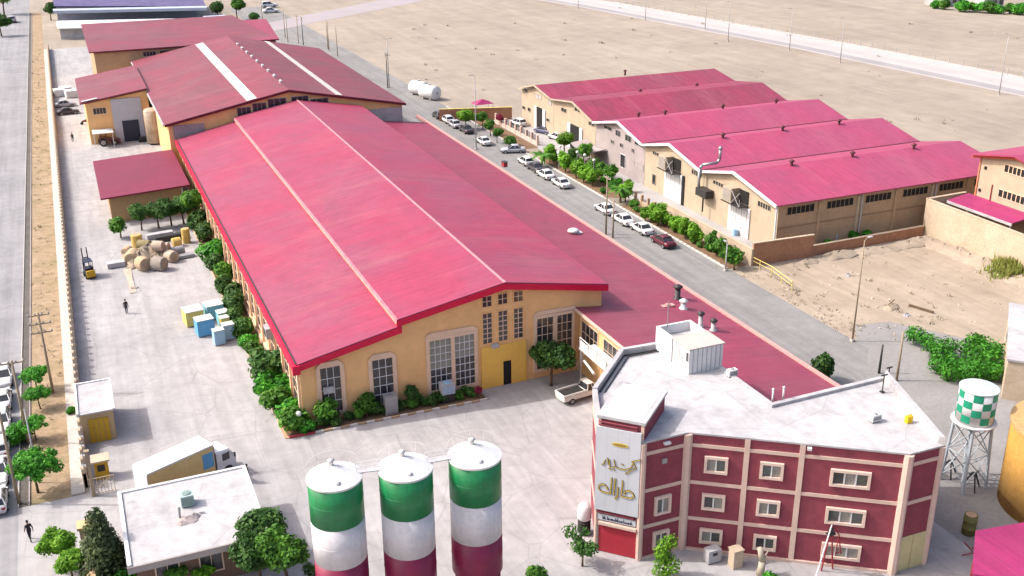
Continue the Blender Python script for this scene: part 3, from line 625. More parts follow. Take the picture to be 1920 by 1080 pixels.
# fence of pinkish posts with dark bars
fe = thing('fence', 'low pinkish wall with posts and dark bars beside the far parked cars', 'fence', (77.4, 172, 0))
MB().box(77.25, 171.5, 0, 77.55, 192, .7).build('base_wall', M_OFFB, fe)
for k in range(9):
    MB().box(77.2, 171.4 + k * 2.5, 0, 77.6, 171.8 + k * 2.5, 1.9).build('post', M_OFFB, fe)
    if k < 8:
        b = MB()
        for j in range(7): b.tube((77.4, 172.05 + k * 2.5 + j * .28, .7), (77.4, 172.05 + k * 2.5 + j * .28, 1.75), .03, n=5)
        b.tube((77.4, 171.8 + k * 2.5, 1.7), (77.4, 173.9 + k * 2.5, 1.7), .035, n=5); b.build('bars', M_DARKM, fe)
fe2 = thing('fence', 'low pale wall with dark posts beside the warehouse gate and lone palm', 'fence', (76.6, 126, 0))
MB().box(76.5, 126, 0, 76.75, 133.5, .7).build('base_wall', M_BEIGE, fe2)
for k in range(5): MB().box(76.45, 125.8 + k * 1.9, 0, 76.8, 126.1 + k * 1.9, 1.7).build('post', M_BRNW, fe2)
# right edge: two-storey building, lean-to roof
Rb = thing('two_storey_building', 'two storey cream building with pink gable roof at the right edge', 'building', (112, 92, 0))
MB().extX([(102.5, 0), (102.5, 10.9), (96.3, 12.1), (90, 10.9), (90, 0)], 112, 126).build('wall', M_CREAM, Rb)
pr = [(103.4, 11.0), (96.3, 12.45), (89.2, 11.0)]
MB().extX(pr + [(a, b - .2) for a, b in reversed(pr)], 110.9, 127).build('roof', M_ROOFM if False else M_ROOFR, Rb)
MB().extX([(a, b - .22) for a, b in pr] + [(a, b - .6) for a, b in reversed(pr)], 111.4, 111.6).build('fascia', pm('fascia_orange_red', (.5, .09, .04), (.45, .08, .04), 1, .6), Rb)
window(Rb, (112, 98.3, 9.7), (0, -1, 0), (-1, 0, 0), 4.6, .95, 7, 1, .08, .08, gm=M_SHUT, bar=.12)
window(Rb, (112, 98.6, 6.2), (0, -1, 0), (-1, 0, 0), 5.0, 1.0, 7, 1, .08, .08, gm=M_SHUT, bar=.12)
MB().box(111.9, 101.2, 9.2, 111.99, 101.6, 9.6).build('vent', M_SHUT, Rb); MB().box(111.9, 101.6, 6.0, 111.99, 102.0, 6.4).build('vent', M_SHUT, Rb)
MB().tube((111.9, 99.8, 4.8), (111.9, 99.8, 7.5), .07).build('downpipe', M_RUST, Rb)
MB().box(111.86, 102.3, .02, 111.99, 102.5, 10.8).build('corner_trim', pm('trim_orange', (.55, .2, .12), (.5, .18, .1), 1, .7), Rb)
Lt = thing('lean_to', 'magenta lean to roof inside the tall beige wall', 'shed', (109, 96, 0))
MB().poly([(108.2, 92.5), (112, 92.5), (112, 103.6), (108.2, 103.6)], lambda x, y: 4.55 + (x - 108) * .14, lambda x, y: 4.72 + (x - 108) * .14).build('roof', M_ROOFM, Lt)
MB().box(108.1, 92.4, 4.4, 108.2, 103.5, 4.74).build('gutter', M_WHITED, Lt)
for yy in (92.8, 98, 103.2): MB().tube((108.4, yy, 0), (108.4, yy, 4.5), .08).build('post', M_WHITED, Lt)
MB().box(111.6, 92.6, 0, 111.9, 103.5, 4.4).build('back_wall', M_BRNW, Lt)
# dirt banked against the low wall and about the plot
def mound(xy_list):
    b = MB()
    for (x, y, rx, ry, h) in xy_list:
        n = 22; rings = []
        for j in range(6):
            t = j / 5; rr = 1 - t
            rings.append([(x + rx * rr * math.cos(2 * math.pi * i / n) * (1 + .16 * math.sin(i * 2.3 + x)), y + ry * rr * math.sin(2 * math.pi * i / n) * (1 + .16 * math.cos(i * 1.7 + y)), -.05 + h * (1 - rr ** 1.7) * (1 + .25 * math.sin(i * 1.9 + j * 2 + x))) for i in range(n)])
        b.loft(rings)
    return b
struct(mound([(90 + i * 3.4 + random.uniform(-1, 1), 101.9 + random.uniform(-.5, .3), 3.4, 1.6, random.uniform(.3, .6)) for i in range(5)] +
             [(104.2, 101 - i * 2.2, 2.4, 3.2, random.uniform(.45, .75)) for i in range(9)] + [(82 + i * 2.2, 102 + random.uniform(-.4, .2), 1.9, .9, random.uniform(.2, .45)) for i in range(4)]).build('earth_mound', M_SANDN, None, True))

# ------------------------------------------------------------------ office block
P1, FR, TR, TL, BR_ = (37.15, 55.95), (49.5, 47.25), (33.5, 56.0), (31.15, 58.35), (52.4, 47.2)
BKR, NOT, BKL, CNL, LFT = (55.9, 57.0), (45.1, 56.85), (42.75, 69.2), (39.0, 69.4), (33.6, 63.95)
O = thing('office_block', 'three storey crimson office block with pale bands, white roof and calligraphy sign tower', 'office building', (37.15, 55.95, 0))
OUT = [TL, TR, P1, FR, BR_, BKR, NOT, (45.1, 69.1), BKL, CNL, LFT]
MB().poly(OUT, 0, 9.9).build('wall', M_OFFR, O)
def inset(poly, d):
    out = []; n = len(poly)
    for i in range(n):
        a, b, c = (Vector(poly[i - 1]), Vector(poly[i]), Vector(poly[(i + 1) % n]))
        e1 = (b - a).normalized(); e2 = (c - b).normalized(); n1 = Vector((-e1.y, e1.x)); n2 = Vector((-e2.y, e2.x))
        k = (n1 + n2) / (1 + n1.dot(n2)); out.append(tuple(b + k * d))
    return out
MB().poly(inset(OUT, .22), 9.905, 9.95).build('roof_deck', M_WHITED, O)
par = MB()
ins = inset(OUT, .28); ous = inset(OUT, -.1)
HT = {0: 10.15, 1: 10.03, 2: 10.03, 3: 10.03, 4: 10.62, 5: 10.18, 6: 10.1, 7: 10.45, 8: 10.45, 9: 10.5, 10: 10.4}
for i in range(len(OUT)):
    j = (i + 1) % len(OUT)
    par.prism([ous[i], ous[j], ins[j], ins[i]], lambda p: (p[0], p[1], 9.906), lambda p, h=HT[i] + i * .003: (p[0], p[1], h))
par.build('parapet', M_WHITED, O)
def facade(a, b):
    a = Vector((*a, 0)); b = Vector((*b, 0)); d = (b - a).normalized(); n = Vector((d.y, -d.x, 0))
    return frame_T(a, d, n), (b - a).length, d, n
def bands(a, b, zs):
    T, L, d, n = facade(a, b)
    for z in zs: MB().obox(T, .2, z - .14, .002, L - .2, z + .14, .07).build('band', M_OFFB, O)
for a, b in ((TR, P1), (P1, FR)): bands(a, b, (9.0, 5.9, 2.8))
bands(FR, BR_, (9.05, 5.85)); bands(LFT, TL, (9.0, 5.9, 2.8)); bands(BR_, BKR, (9.0, 5.9, 2.8))
def pilaster(a, b, u, wd=.42, h=9.9):
    T, L, d, n = facade(a, b); MB().obox(T, u - wd / 2, 0, .003, u + wd / 2, h, .11).build('pilaster', M_OFFB, O)
for u in (4.2, 8.0): pilaster(P1, FR, u, .38)
for c, wd in ((P1, .3), (FR, .3), (BR_, .2), (TR, .22), (TL, .16)):
    MB().lathe([(wd * 1.15, 0), (wd * 1.15, 9.9)], c[0], c[1], 8).build('corner_pier', M_OFFB, O)
Tm, Lm, dm, nm = facade(P1, FR); Tw, Lw, dw, nw = facade(TR, P1)
M_CURT = pm('curtained_glass', (.34, .32, .28), (.20, .19, .17), 2.5, .3, dirt=.2, stretch=(3, 3, .4)); M_GRG = pm('greenish_glass', (.10, .11, .10), (.06, .07, .065), 1.5, .15, spec=.6)
OGL = [M_CURT, M_CURT, M_GRG, M_GRG, M_GLASS]
def owin(T, d, n, u0, u1, z0, z1, cols):
    window(O, T(u0 + .2, z0 + .2, 0), d, n, u1 - u0 - .4, z1 - z0 - .4, cols, 1, .2, .2, fm=pm('window_surround_office', (.66, .50, .42), (.6, .45, .38), 1, .8), barm=M_WHITE, bar=.1, gl=.03, gm=OGL)
for z0, z1 in ((6.85, 8.22), (3.7, 5.06), (.75, 2.03)):
    owin(Tm, dm, nm, 1.27, 2.95, z0, z1, 2); owin(Tm, dm, nm, 5.2, 6.85, z0, z1, 2); owin(Tm, dm, nm, 10.05, 12.8, z0, z1, 3)
    if z0 < 6: owin(Tw, dw, nw, 1.1, 2.45, z0 - .1, z1 + .1, 2)
MB().obox(Tw, 1.55, 7.9, .004, 1.95, 8.3, .14).build('wall_fan', M_GREYM, O)
MB().obox(Tw, 1.6, 9.5, .004, 2.1, 9.66, .3).build('floodlight', M_WHITE, O)
MB().obox(Tm, 8.3, 9.6, .004, 8.6, 9.8, .3).build('floodlight', M_WHITE, O)
MB().obox(Tm, 0, 0, .004, Lm, .22, .16).build('plinth', M_OFFB, O)
MB().obox(Tw, 0, 0, .004, Lw, .2, .16).build('plinth', M_OFFB, O)
Ts, Ls, ds, ns = facade(FR, BR_)
MB().obox(Ts, .28, .02, .004, Ls - .2, 2.95, .06).build('steel_gate', pm('gate_cream', (.55, .47, .25), (.5, .43, .23), .8, .6, dirt=.1), O)
MB().obox(Ts, 1.45, .04, .061, 1.5, 2.9, .075).build('gate_seam', M_BRNW, O)
# sign tower
Tt, Lt_, dt, nt_ = facade(TL, TR)
tw_top = 11.35
tq = [TL, TR, (37.3, 59.5), (35.0, 62.2)]
MB().poly(inset(tq, .03), 9.96, tw_top).build('sign_tower', M_OFFR, O)
MB().poly(inset(tq, -.12), tw_top + .002, tw_top + .22).build('tower_roof', M_WHITED, O)
MB().poly(inset(tq, .25), tw_top + .222, tw_top + .24).build('tower_deck', M_WHITE, O)
MB().obox(Tt, -.02, 0, .004, .2, 11.3, .06).build('tower_trim', M_OFFB, O); MB().obox(Tt, Lt_ - .2, 0, .004, Lt_ + .02, 11.3, .06).build('tower_trim', M_OFFB, O)
MB().obox(Tt, .22, .05, .004, Lt_ - .22, 2.5, .05).build('red_shutter', M_OFFRED, O)
MB().obox(Tt, .22, 2.52, .004, Lt_ - .22, 2.74, .3).build('shutter_box', M_OFFB, O)
sg = MB().obox(Tt, -.12, 3.8, .08, Lt_ - .12, 10.75, .26).build('sign_panel', M_SIGN, O)
for z in (10.82, 11.06, 3.5, 3.68): MB().obox(Tt, .05, z, .07, Lt_ - .45, z + .08, .2).build('red_stripe', M_OFFR, O)
SW = Lt_; SU0 = -.12
for k in range(1, 4): MB().obox(Tt, SU0 + SW * k / 4 - .006, 3.82, .2601, SU0 + SW * k / 4 + .006, 10.73, .2612).build('panel_seam', M_GREYM, sg)
def strokes(name, paths, th, M, w0, dep=.03, k=None):
    b = MB()
    for q, pth in enumerate(paths):
        for i, ((u0, v0), (u1, v1)) in enumerate(zip(pth, pth[1:])):
            a = Vector((u0, v0)); c = Vector((u1, v1)); d = (c - a)
            if d.length < 1e-6: continue
            d.normalize(); n = Vector((-d.y, d.x)) * th / 2; e = d * th * .38; jj = (i % 3) * .0012 + (q % 3) * .0004
            pr = [a - e + n * .8, a - n * 1.0 - e * .4, c - n + e * .4, c + e + n * .9]
            b.prism([tuple(x) for x in pr], lambda p: Tt(p[0], p[1], w0), lambda p, jj=jj: Tt(p[0], p[1], w0 + dep + jj))
    return b.build(name, M, sg)
def conv12(pts):   # big word, traced off the sign: x 40..1070 over the panel width, skew removed
    return [(SU0 + (x - 40) / 1030 * SW, 5.05 + (1010 - (y - .19 * (x - 560))) * .00325) for x, y in pts]
big = [[(350, 780), (330, 715), (280, 660), (210, 640), (150, 675), (140, 750), (180, 812), (260, 850), (380, 870), (430, 872)],
       [(440, 480), (430, 700), (412, 872)], [(525, 500), (510, 700), (495, 905)], [(590, 720), (590, 850), (582, 950), (530, 1010)],
       [(690, 540), (690, 700), (672, 880)], [(655, 930), (760, 960), (880, 985), (965, 935), (930, 850), (850, 792), (770, 795), (730, 855), (760, 885)]]
bigc = [conv12(p) for p in big]
strokes('lettering', bigc, .14, M_LETD, .262); strokes('lettering', bigc, .075, M_GOLD, .296)
def conv5(pts): return [(SU0 + (x - 52) / 425 * SW, 7.55 + (490 - (y - .15 * (x - 300))) * .0088) for x, y in pts]
mid = [[(480, 388), (400, 410), (430, 440), (440, 470), (395, 492), (345, 525)], [(415, 420), (400, 455), (385, 475), (330, 487), (280, 477), (245, 460), (232, 400)],
       [(190, 402), (195, 470), (235, 468)], [(170, 385), (182, 445)], [(150, 405), (135, 440), (118, 448)], [(185, 484), (200, 488)], [(228, 492), (240, 496)], [(305, 437), (322, 442)]]
midc = [conv5(p) for p in mid]
strokes('lettering', midc, .10, M_LETD, .262); strokes('lettering', midc, .045, M_GOLD, .296)
b = MB()
cx, cz = SU0 + SW * .55, 9.55
pill = [(cx + .62 * math.cos(t * math.pi / 12) * (1.0), cz + .17 * math.sin(t * math.pi / 12)) for t in range(24)]
b.prism(pill, lambda p: Tt(p[0], p[1], .262), lambda p: Tt(p[0], p[1], .30)); b.build('emblem', M_GOLD, sg)
b = MB()
for k in range(7): b.obox(Tt, cx - .42 + k * .12, cz - .05, .302, cx - .36 + k * .12, cz + .05, .31)
b.build('emblem_marks', M_LETD, sg)
sb = MB()                                   # small dark line under the panel
rr = random.Random(5); u = .5
MB().obox(Tt, .12, 2.86, .05, Lt_ - .3, 3.36, .12).build('name_board', M_SIGN, O)
while u < Lt_ - .5:
    wdt = rr.uniform(.1, .34); sb.obox(Tt, u, 2.98, .122, u + wdt, 3.06, .15)
    for j in range(int(wdt / .07)): sb.obox(Tt, u + j * .07, 3.06, .1215, u + j * .07 + .035, rr.choice((3.14, 3.14, 3.28)), .149)
    u += wdt + rr.choice((.03, .03, .1))
sb.build('lettering', M_NAVY, O)
# red wall recess seen left of the tower
# ---- things standing on the office roof
ph = thing('rooftop_cabin', 'white panelled cabin with small window on the office roof', 'cabin', (42.0, 63.8, 9.95))
MB().box(42.05, 63.85, 9.951, 45.2, 66.3, 12.1).build('body', M_WHITE, ph)
MB().box(41.95, 63.75, 12.101, 45.3, 66.4, 12.2).build('roof', pm('cabin_roof', (.46, .39, .36), (.42, .36, .33), 1, .7), ph)
pn = MB().box(0, 0, 0, .035, .03, 2.1).mesh('panel_seam', M_GREYM)
for k in range(7): inst(pn, 'panel_seam', ph, (42.4 + k * .42, 63.815, 9.96))
for k in range(4): MB().box(42.015, 64.3 + k * .5, 9.96, 42.048, 64.33 + k * .5, 12.05).build('panel_seam', M_GREYM, ph)
window(ph, (42.05, 64.25, 11.0), (0, -1, 0), (-1, 0, 0), .01 + .32, .8, 1, 1, .04, .04, fm=M_WHITE)
ph2 = thing('rooftop_cabin', 'white open topped tank housing behind the panelled cabin on the office roof', 'cabin', (42.0, 66.5, 9.95))
MB().box(42.0, 66.45, 9.951, 42.2, 69.0, 12.1).box(42.2, 68.8, 9.951, 45.3, 69.0, 12.1).box(45.1, 66.45, 9.951, 45.3, 68.79, 12.1).box(42.21, 66.45, 9.951, 45.09, 66.6, 11.9).build('side_panel', M_WHITE, ph2)
MB().box(42.2, 66.6, 11.2, 45.1, 68.8, 11.3).build('inner_deck', M_WHITED, ph2)
MB().tube((42.9, 68.7, 11.9), (42.9, 68.7, 14.3), .04, n=6).build('mast', M_STEEL, ph2)
def roof_unit(name, label, x, y, z, sx, sy, sz, M, M2, cat='cooler', rz=0):
    t = thing(name, label, cat, (x, y, z), rz)
    MB().box(-sx / 2, -sy / 2, .08, sx / 2, sy / 2, sz).build('casing', M, t, False, False)
    b = MB()
    for k in range(5): b.box(-sx / 2 + .06, -sy / 2 - .02, .2 + k * (sz - .3) / 5, sx / 2 - .06, -sy / 2 - .001, .2 + (k + .5) * (sz - .3) / 5)
    b.build('grille', M2, t, False, False)
    for a in (-1, 1):
        MB().box(a * sx * .4 - .04, -sy / 2 + .05, 0, a * sx * .4 + .04, sy / 2 - .05, .079).build('foot', M_DARKM, t, False, False)
    MB().lathe([(min(sx, sy) * .34, sz + .001), (min(sx, sy) * .34, sz + .06), (.05, sz + .1)], 0, 0, 14).build('fan_cover', M2, t, False, False)
    return t
p = G(1372, 705, 9.97); roof_unit('air_conditioner', 'small white air conditioner beside the rooftop cabin', p.x, p.y, 9.97, .8, .45, .6, M_WHITE, M_GREYM)
p = G(1640, 790, 9.96); roof_unit('air_conditioner', 'small white air conditioner near the right end of the office roof', p.x, p.y, 9.96, .8, .45, .6, M_WHITE, M_GREYM)
p = G(1703, 792, 9.96); yc = thing('jerry_can', 'yellow jerry can on the office roof', 'can', p)
MB().box(-.25, -.15, 0, .25, .15, .55).build('body', pm('can_yellow', (.75, .48, .01), (.7, .44, .01), 2, .5), yc, False, False)
MB().tube((-.12, 0, .55), (-.12, 0, .65), .06).tube((.02, 0, .55), (.02, 0, .66), .03).tube((.2, 0, .55), (.2, 0, .66), .03).tube((.02, 0, .66), (.2, 0, .66), .03).build('handle', M_YELB, yc, False, False)
for lab, q in (('short white vent pipe left of its pair at the office roof notch', (1448, 752)), ('short white vent pipe right of its pair at the office roof notch', (1468, 748))):
    p = G(*q, 10.1); t = thing('vent_pipe', lab, 'pipe', p); MB().tube((0, 0, 0), (0, 0, .95), .07, n=8).build('pipe', M_WHITE, t, True, False); MB().lathe([(.09, .95), (.13, 1.0), (.03, 1.1)], 0, 0, 8).build('cap', M_WHITE, t, True, False)
for lab, q, h in (('dark thin mast at the back right corner of the office roof', (1654, 735), 1.5), ('dark short post with bracket near the back right office parapet', (1666, 705), .8)):
    p = G(*q, 10.0); t = thing('roof_mast', lab, 'mast', p); MB().tube((0, 0, 0), (0, 0, h), .05, n=6).build('pole', M_DARKM, t, False, False); MB().box(-.3, -.03, h - .1, .3, .03, h).build('bracket', M_DARKM, t, False, False); MB().box(-.15, -.15, 0, .15, .15, .06).build('base', M_DARKM, t, False, False)
# black pipe along the left parapet
bp = tag(MB().path([(34.2, 64.0, 10.0), (38.9, 68.85, 10.05), (42.0, 68.7, 10.05)], .07, 6).path([(34.5, 63.8, 10.0), (39.1, 68.5, 10.05), (42.0, 68.4, 10.05)], .05, 6).build('roof_pipe', M_DARKM), 'pair of black pipes along the left parapet of the office roof', 'pipe')
# stains / shallow patch
# ---- lean-to roof fittings
def zB(x): return 7.06 - (x - 42.9) * .132
def chimney(label, px, py, h, M, capM, r=.2):
    z = 5.6
    for _ in range(5): p = G(px, py, z); z = zB(p.x)
    t = thing('roof_chimney', label, 'chimney', p)
    MB().lathe([(r * 1.8, -.1), (r * 1.6, .12), (r, .2), (r, h)], 0, 0, 12).build('stack', M, t, True, False)
    MB().lathe([(r * 1.7, h + .001), (r * 1.8, h + .1), (r * .3, h + .35)], 0, 0, 12).build('cap', capM, t, True, False)
    for a in range(3): MB().tube((r * .9 * math.cos(a * 2.1), r * .9 * math.sin(a * 2.1), h - .15), (r * 1.4 * math.cos(a * 2.1), r * 1.4 * math.sin(a * 2.1), h + .02), .025, n=4).build('strut', M_DARKM, t, False, False)
chimney('tall dark capped chimney on the mauve roof nearest the street', 1270, 560, 1.3, M_DARKM, M_DARKM, .3)
chimney('white round chimney on the mauve roof beside the dark one', 1281, 579, .8, M_WHITE, M_WHITE, .26)
chimney('grey capped chimney behind the rooftop cabin, left of two', 1313, 612, 1.3, M_WHITED, M_DARKM, .22)
chimney('grey capped chimney behind the rooftop cabin, right of two', 1337, 620, 1.0, M_WHITED, M_DARKM, .22)
def roofB_pt(px, py):
    z = 5.6
    for _ in range(5): p = G(px, py, z); z = zB(p.x)
    return p
p = roofB_pt(1075, 437); t = thing('roof_cowl', 'white turtle shaped vent cowl on the mauve roof', 'ventilator', p)
MB().lathe([(.5, -.1), (.5, .2), (.75, .25), (.6, .5), (.1, .62)], 0, 0, 16).build('hood', M_WHITE, t, True, False); MB().box(-1.1, -.4, -.06, 1.1, .4, .05).build('flashing', M_WHITE, t, False, False)
p = roofB_pt(1252, 574); tag(MB().box(-.7, -.3, -.05, .7, .3, .12).box(-.2, -.2, .12, .2, .2, .25).build('roof_hatch', M_EDGEP), 'small pale hatch on the mauve roof left of the chimneys', 'hatch').location = p
p = G(946, 312, 5.2); t = thing('roof_box', 'dark box on the street parapet of the mauve roof', 'box', p)
MB().box(-.3, -.5, 0, .3, .5, .7).build('casing', M_RUST, t, False, False); MB().box(-.34, -.54, .701, .34, .54, .78).build('lid', M_DARKM, t, False, False)
# ---- white steel stair and platform by the lean-to wall
st = thing('steel_stair', 'white railed steel landing and stair on the lean to hall wall above the pickup', 'stair', (42.4, 78, 0))
for k in range(14): MB().box(41.7, 76.5 - k * .3, 4.1 - k * .29, 42.8, 76.8 - k * .3, 4.15 - k * .29).build('tread', M_WHITED, st)
for x in (41.6, 42.82): MB().prism([(76.8, 4.05), (72.4, -.0), (72.4, .3), (76.8, 4.4)], lambda p, x=x: (x, p[0], p[1]), lambda p, x=x: (x + .05, p[0], p[1])).build('stringer', M_WHITE, st)
MB().box(41.6, 76.8, 4.3, 43.35, 82.4, 4.45).build('landing', M_WHITE, st)
for k, yy in enumerate((76.9, 78.7, 80.5, 82.3)):
    MB().tube((41.65, yy, 4.45), (41.65, yy, 5.55), .04, n=6).build('post', M_WHITE, st)
    if k < 3: MB().box(41.63, yy + .12, 4.55, 41.67, yy + 1.68, 5.3).build('side_panel', M_WHITE, st)
MB().tube((41.65, 76.9, 5.55), (41.65, 82.3, 5.55), .045, n=6).build('handrail', M_WHITE, st)
MB().tube((41.65, 76.8, 5.5), (41.65, 72.5, 1.2), .045, n=6).build('handrail', M_WHITE, st)
for yy in (77.0, 82.2): MB().tube((41.75, yy, 0), (41.75, yy, 4.3), .06, n=6).build('leg', M_WHITED, st)
MB().tube((41.9, 81.8, 3.2), (41.2, 78.4, 3.5), .12, n=8).build('duct', M_WHITE, st)

# ------------------------------------------------------------------ silos
SILO = [(11.72, 57.2, 12.0), (16.2, 56.5, 12.05), (20.8, 56.0, 12.1)]
for i, (lab, q) in enumerate((('left silo of three with green, white and maroon bands and white cone', (627, 893)), ('middle silo of three with green, white and maroon bands', (760, 876)), ('right silo of three with green, white and maroon bands', (890, 853)))):
    zr_ = 12.0
    c = G(*q, zr_); x, y = c.x, c.y; r = 1.74
    t = thing('silo', lab, 'silo', (x, y, 0), group='striped silos')
    MB().lathe([(r + .004, 9.0), (r + .004, zr_)], x, y, 48).build('green_band', M_GREEN, t, True)
    MB().lathe([(r, 6.02), (r, 8.998)], x, y, 48).build('white_band', M_SILOW, t, True)
    MB().lathe([(.3, 1.0), (r + .002, 3.2), (r + .002, 6.018)], x, y, 48).build('maroon_band', M_SILOP, t, True)
    for zz in (10.5, 7.5, 4.6): MB().lathe([(r + .001, zz - .03), (r + .022, zz), (r + .001, zz + .03)], x, y, 48).build('weld_seam', (M_GREEN if zz > 9 else M_SILOW if zz > 6 else M_SILOP), t, True)
    rf = MB().lathe([(r + .05, zr_ - .12), (r + .06, zr_ + .02), (.25, zr_ + .72), (.05, zr_ + .74)], x, y, 48).build('cone_roof', M_WHITE, t, False)
    MB().lathe([(.16, zr_ + .7), (.16, zr_ + 1.05), (.24, zr_ + 1.08), (.05, zr_ + 1.2)], x - .1, y + .2, 12).build('vent', M_WHITE, rf, True)
    MB().lathe([(.2, zr_ + .1), (.2, zr_ + .28), (.02, zr_ + .3)], x - .1, y - 1.25, 12).build('hatch', M_WHITED, rf, True)
    b = MB(); rr_ = r - .02
    n = 14
    for k in range(n):
        a0 = math.pi * (.1 + .8 * k / n); a1 = math.pi * (.1 + .8 * (k + 1) / n)
        p0 = (x + rr_ * math.cos(a0), y + rr_ * math.sin(a0)); p1 = (x + rr_ * math.cos(a1), y + rr_ * math.sin(a1))
        for hh in (.9,): b.tube((*p0, zr_ + hh), (*p1, zr_ + hh), .007, n=4)
        b.tube((*p0, zr_), (*p0, zr_ + .9), .007, n=4) if k % 3 == 0 else None
    b.build('guard_rail', M_WHITE, t)
    for k in range(4):
        a = math.pi / 4 + k * math.pi / 2; MB().tube((x + r * .92 * math.cos(a), y + r * .92 * math.sin(a), 0), (x + r * .92 * math.cos(a), y + r * .92 * math.sin(a), 3.6), .12, n=8).build('leg', M_SILOP, t)
    SILO[i] = (x, y, zr_)
for i, lab in ((0, 'white catwalk between the left and middle silos'), (1, 'white catwalk between the middle and right silos')):
    a, b_ = Vector(SILO[i]), Vector(SILO[i + 1]); d = (b_ - a).normalized(); t = thing('catwalk', lab, 'catwalk', a + d * 1.5)
    T = frame_T(a + Vector((0, .1, .08)), d, (-d.y, d.x, 0)); L = (b_ - a).length
    MB().obox(T, 1.35, 0, -.28, L - 1.35, .06, .28).build('deck', M_WHITED, t)
    for s in (-.27, .27):
        MB().tube(T(1.4, .5, s), T(L - 1.4, .5, s), .025, n=5).tube(T(1.4, .06, s), T(1.4, .5, s), .025, n=5).tube(T(L - 1.4, .06, s), T(L - 1.4, .5, s), .025, n=5).build('rail', M_WHITE, t)

# ------------------------------------------------------------------ guardhouse, booth, gate
gh = thing('guardhouse', 'low guardhouse with wide white flat roof beside the silos', 'building', (-1.2, 65.5, 0))
MB().box(-.9, 66.0, 0, 7.9, 74.7, 3.1).build('wall', pm('guard_brown', (.20, .12, .08), (.16, .10, .07), .5, .9, dirt=.12), gh)
MB().box(-1.4, 65.2, 3.1, 8.3, 75.2, 3.48).build('roof', M_WHITED, gh)
MB().box(-1.4, 65.2, 3.481, -1.12, 75.2, 3.62).box(-1.119, 74.95, 3.481, 8.3, 75.2, 3.6).box(8.05, 65.2, 3.481, 8.3, 74.949, 3.6).build('parapet', M_WHITE, gh)
MB().box(-1.42, 65.08, 2.95, 8.32, 65.19, 3.47).build('fascia', pm('fascia_grey', (.36, .31, .29), (.31, .27, .25), 1, .8), gh)
for x in (.4, 3.4, 5.9): window(gh, (x, 66.0, 1.0), (1, 0, 0), (0, -1, 0), 1.5, 1.4, 2, 1, .1, .08)
window(gh, (-.9, 72.8, 1.0), (0, -1, 0), (-1, 0, 0), 1.6, 1.4, 2, 1, .1, .08)
p = G(352, 945, 3.49); t = roof_unit('evaporative_cooler', 'pale green evaporative cooler on the guardhouse roof', p.x, p.y, 3.49, .95, .95, .95, pm('cooler_green', (.34, .44, .42), (.3, .39, .38), 1, .6), pm('cooler_pad', (.20, .27, .25), (.17, .23, .21), 2, .8))
p = G(352, 975, 3.49); t = thing('duct_debris', 'grey cement pile and pipe stubs below the roof cooler', 'debris', p)
mound([(0, 0, .9, .7, .25), (.5, .25, .5, .45, .3), (-.4, -.3, .5, .4, .2)]).build('pile', M_GREYR, t, True, False); MB().tube((-.5, .5, 0), (-.45, .55, .9), .09).tube((.9, .5, .1), (1.3, .4, .1), .06).build('pipe_stub', M_GREYM, t, False, False)
bo = thing('gate_booth', 'small cream booth with white flat roof and yellow garage door', 'booth', (-3.8, 90.4, 0))
MB().box(-3.65, 90.6, 0, -.9, 96.6, 2.95).build('wall', M_TAN if False else pm('booth_cream', (.45, .33, .19), (.4, .29, .17), .5, .9, dirt=.1), bo)
MB().box(-3.9, 90.35, 2.95, -.68, 96.85, 3.1).build('roof', M_WHITED, bo)
MB().box(-3.9, 90.35, 3.1, -3.7, 96.85, 3.24).box(-.86, 90.35, 3.1, -.68, 96.85, 3.2).box(-3.69, 96.65, 3.1, -.87, 96.85, 3.2).build('parapet', M_WHITE, bo)
dd = MB().box(-3.05, 90.5, .02, -1.35, 90.598, 2.35).build('garage_door', M_YGATE, bo)
for k in range(3): MB().box(-2.64 + k * .42, 90.46, .05, -2.60 + k * .42, 90.499, 2.3).build('seam', M_BRNW, dd)
# compound wall along the earth strip, with spiked piers
LW = thing('boundary_wall', 'long cream boundary wall with small piers along the earth strip', 'wall', (-3.8, 84, 0))
MB().box(-3.9, 83, 0, -3.66, 330, 1.25).build('wall_panel', M_BEIGE, LW)
MB().box(-3.95, 83, 1.252, -3.61, 330, 1.34).build('coping', M_WHITED, LW)
pier = MB().box(-.2, -.2, 0, .2, .2, 1.75).lathe([(.26, 1.75), (.26, 1.83), (.02, 2.0)], 0, 0, 4).mesh('pier', M_BEIGE)
rail = MB(); 
for j in range(5): rail.tube((0, .32 + j * .28, 1.34), (0, .32 + j * .28, 1.8 + .08 * (j % 2)), .02, n=4)
rail.tube((0, .2, 1.7), (0, 1.55, 1.7), .02, n=4)
railm = rail.mesh('railing', M_STEEL)
y = 83.2
while y < 328:
    inst(pier, 'pier', LW, (-3.78, y, .001)); inst(railm, 'railing', LW, (-3.78, y, 0)) if y < 230 else None; y += 1.75
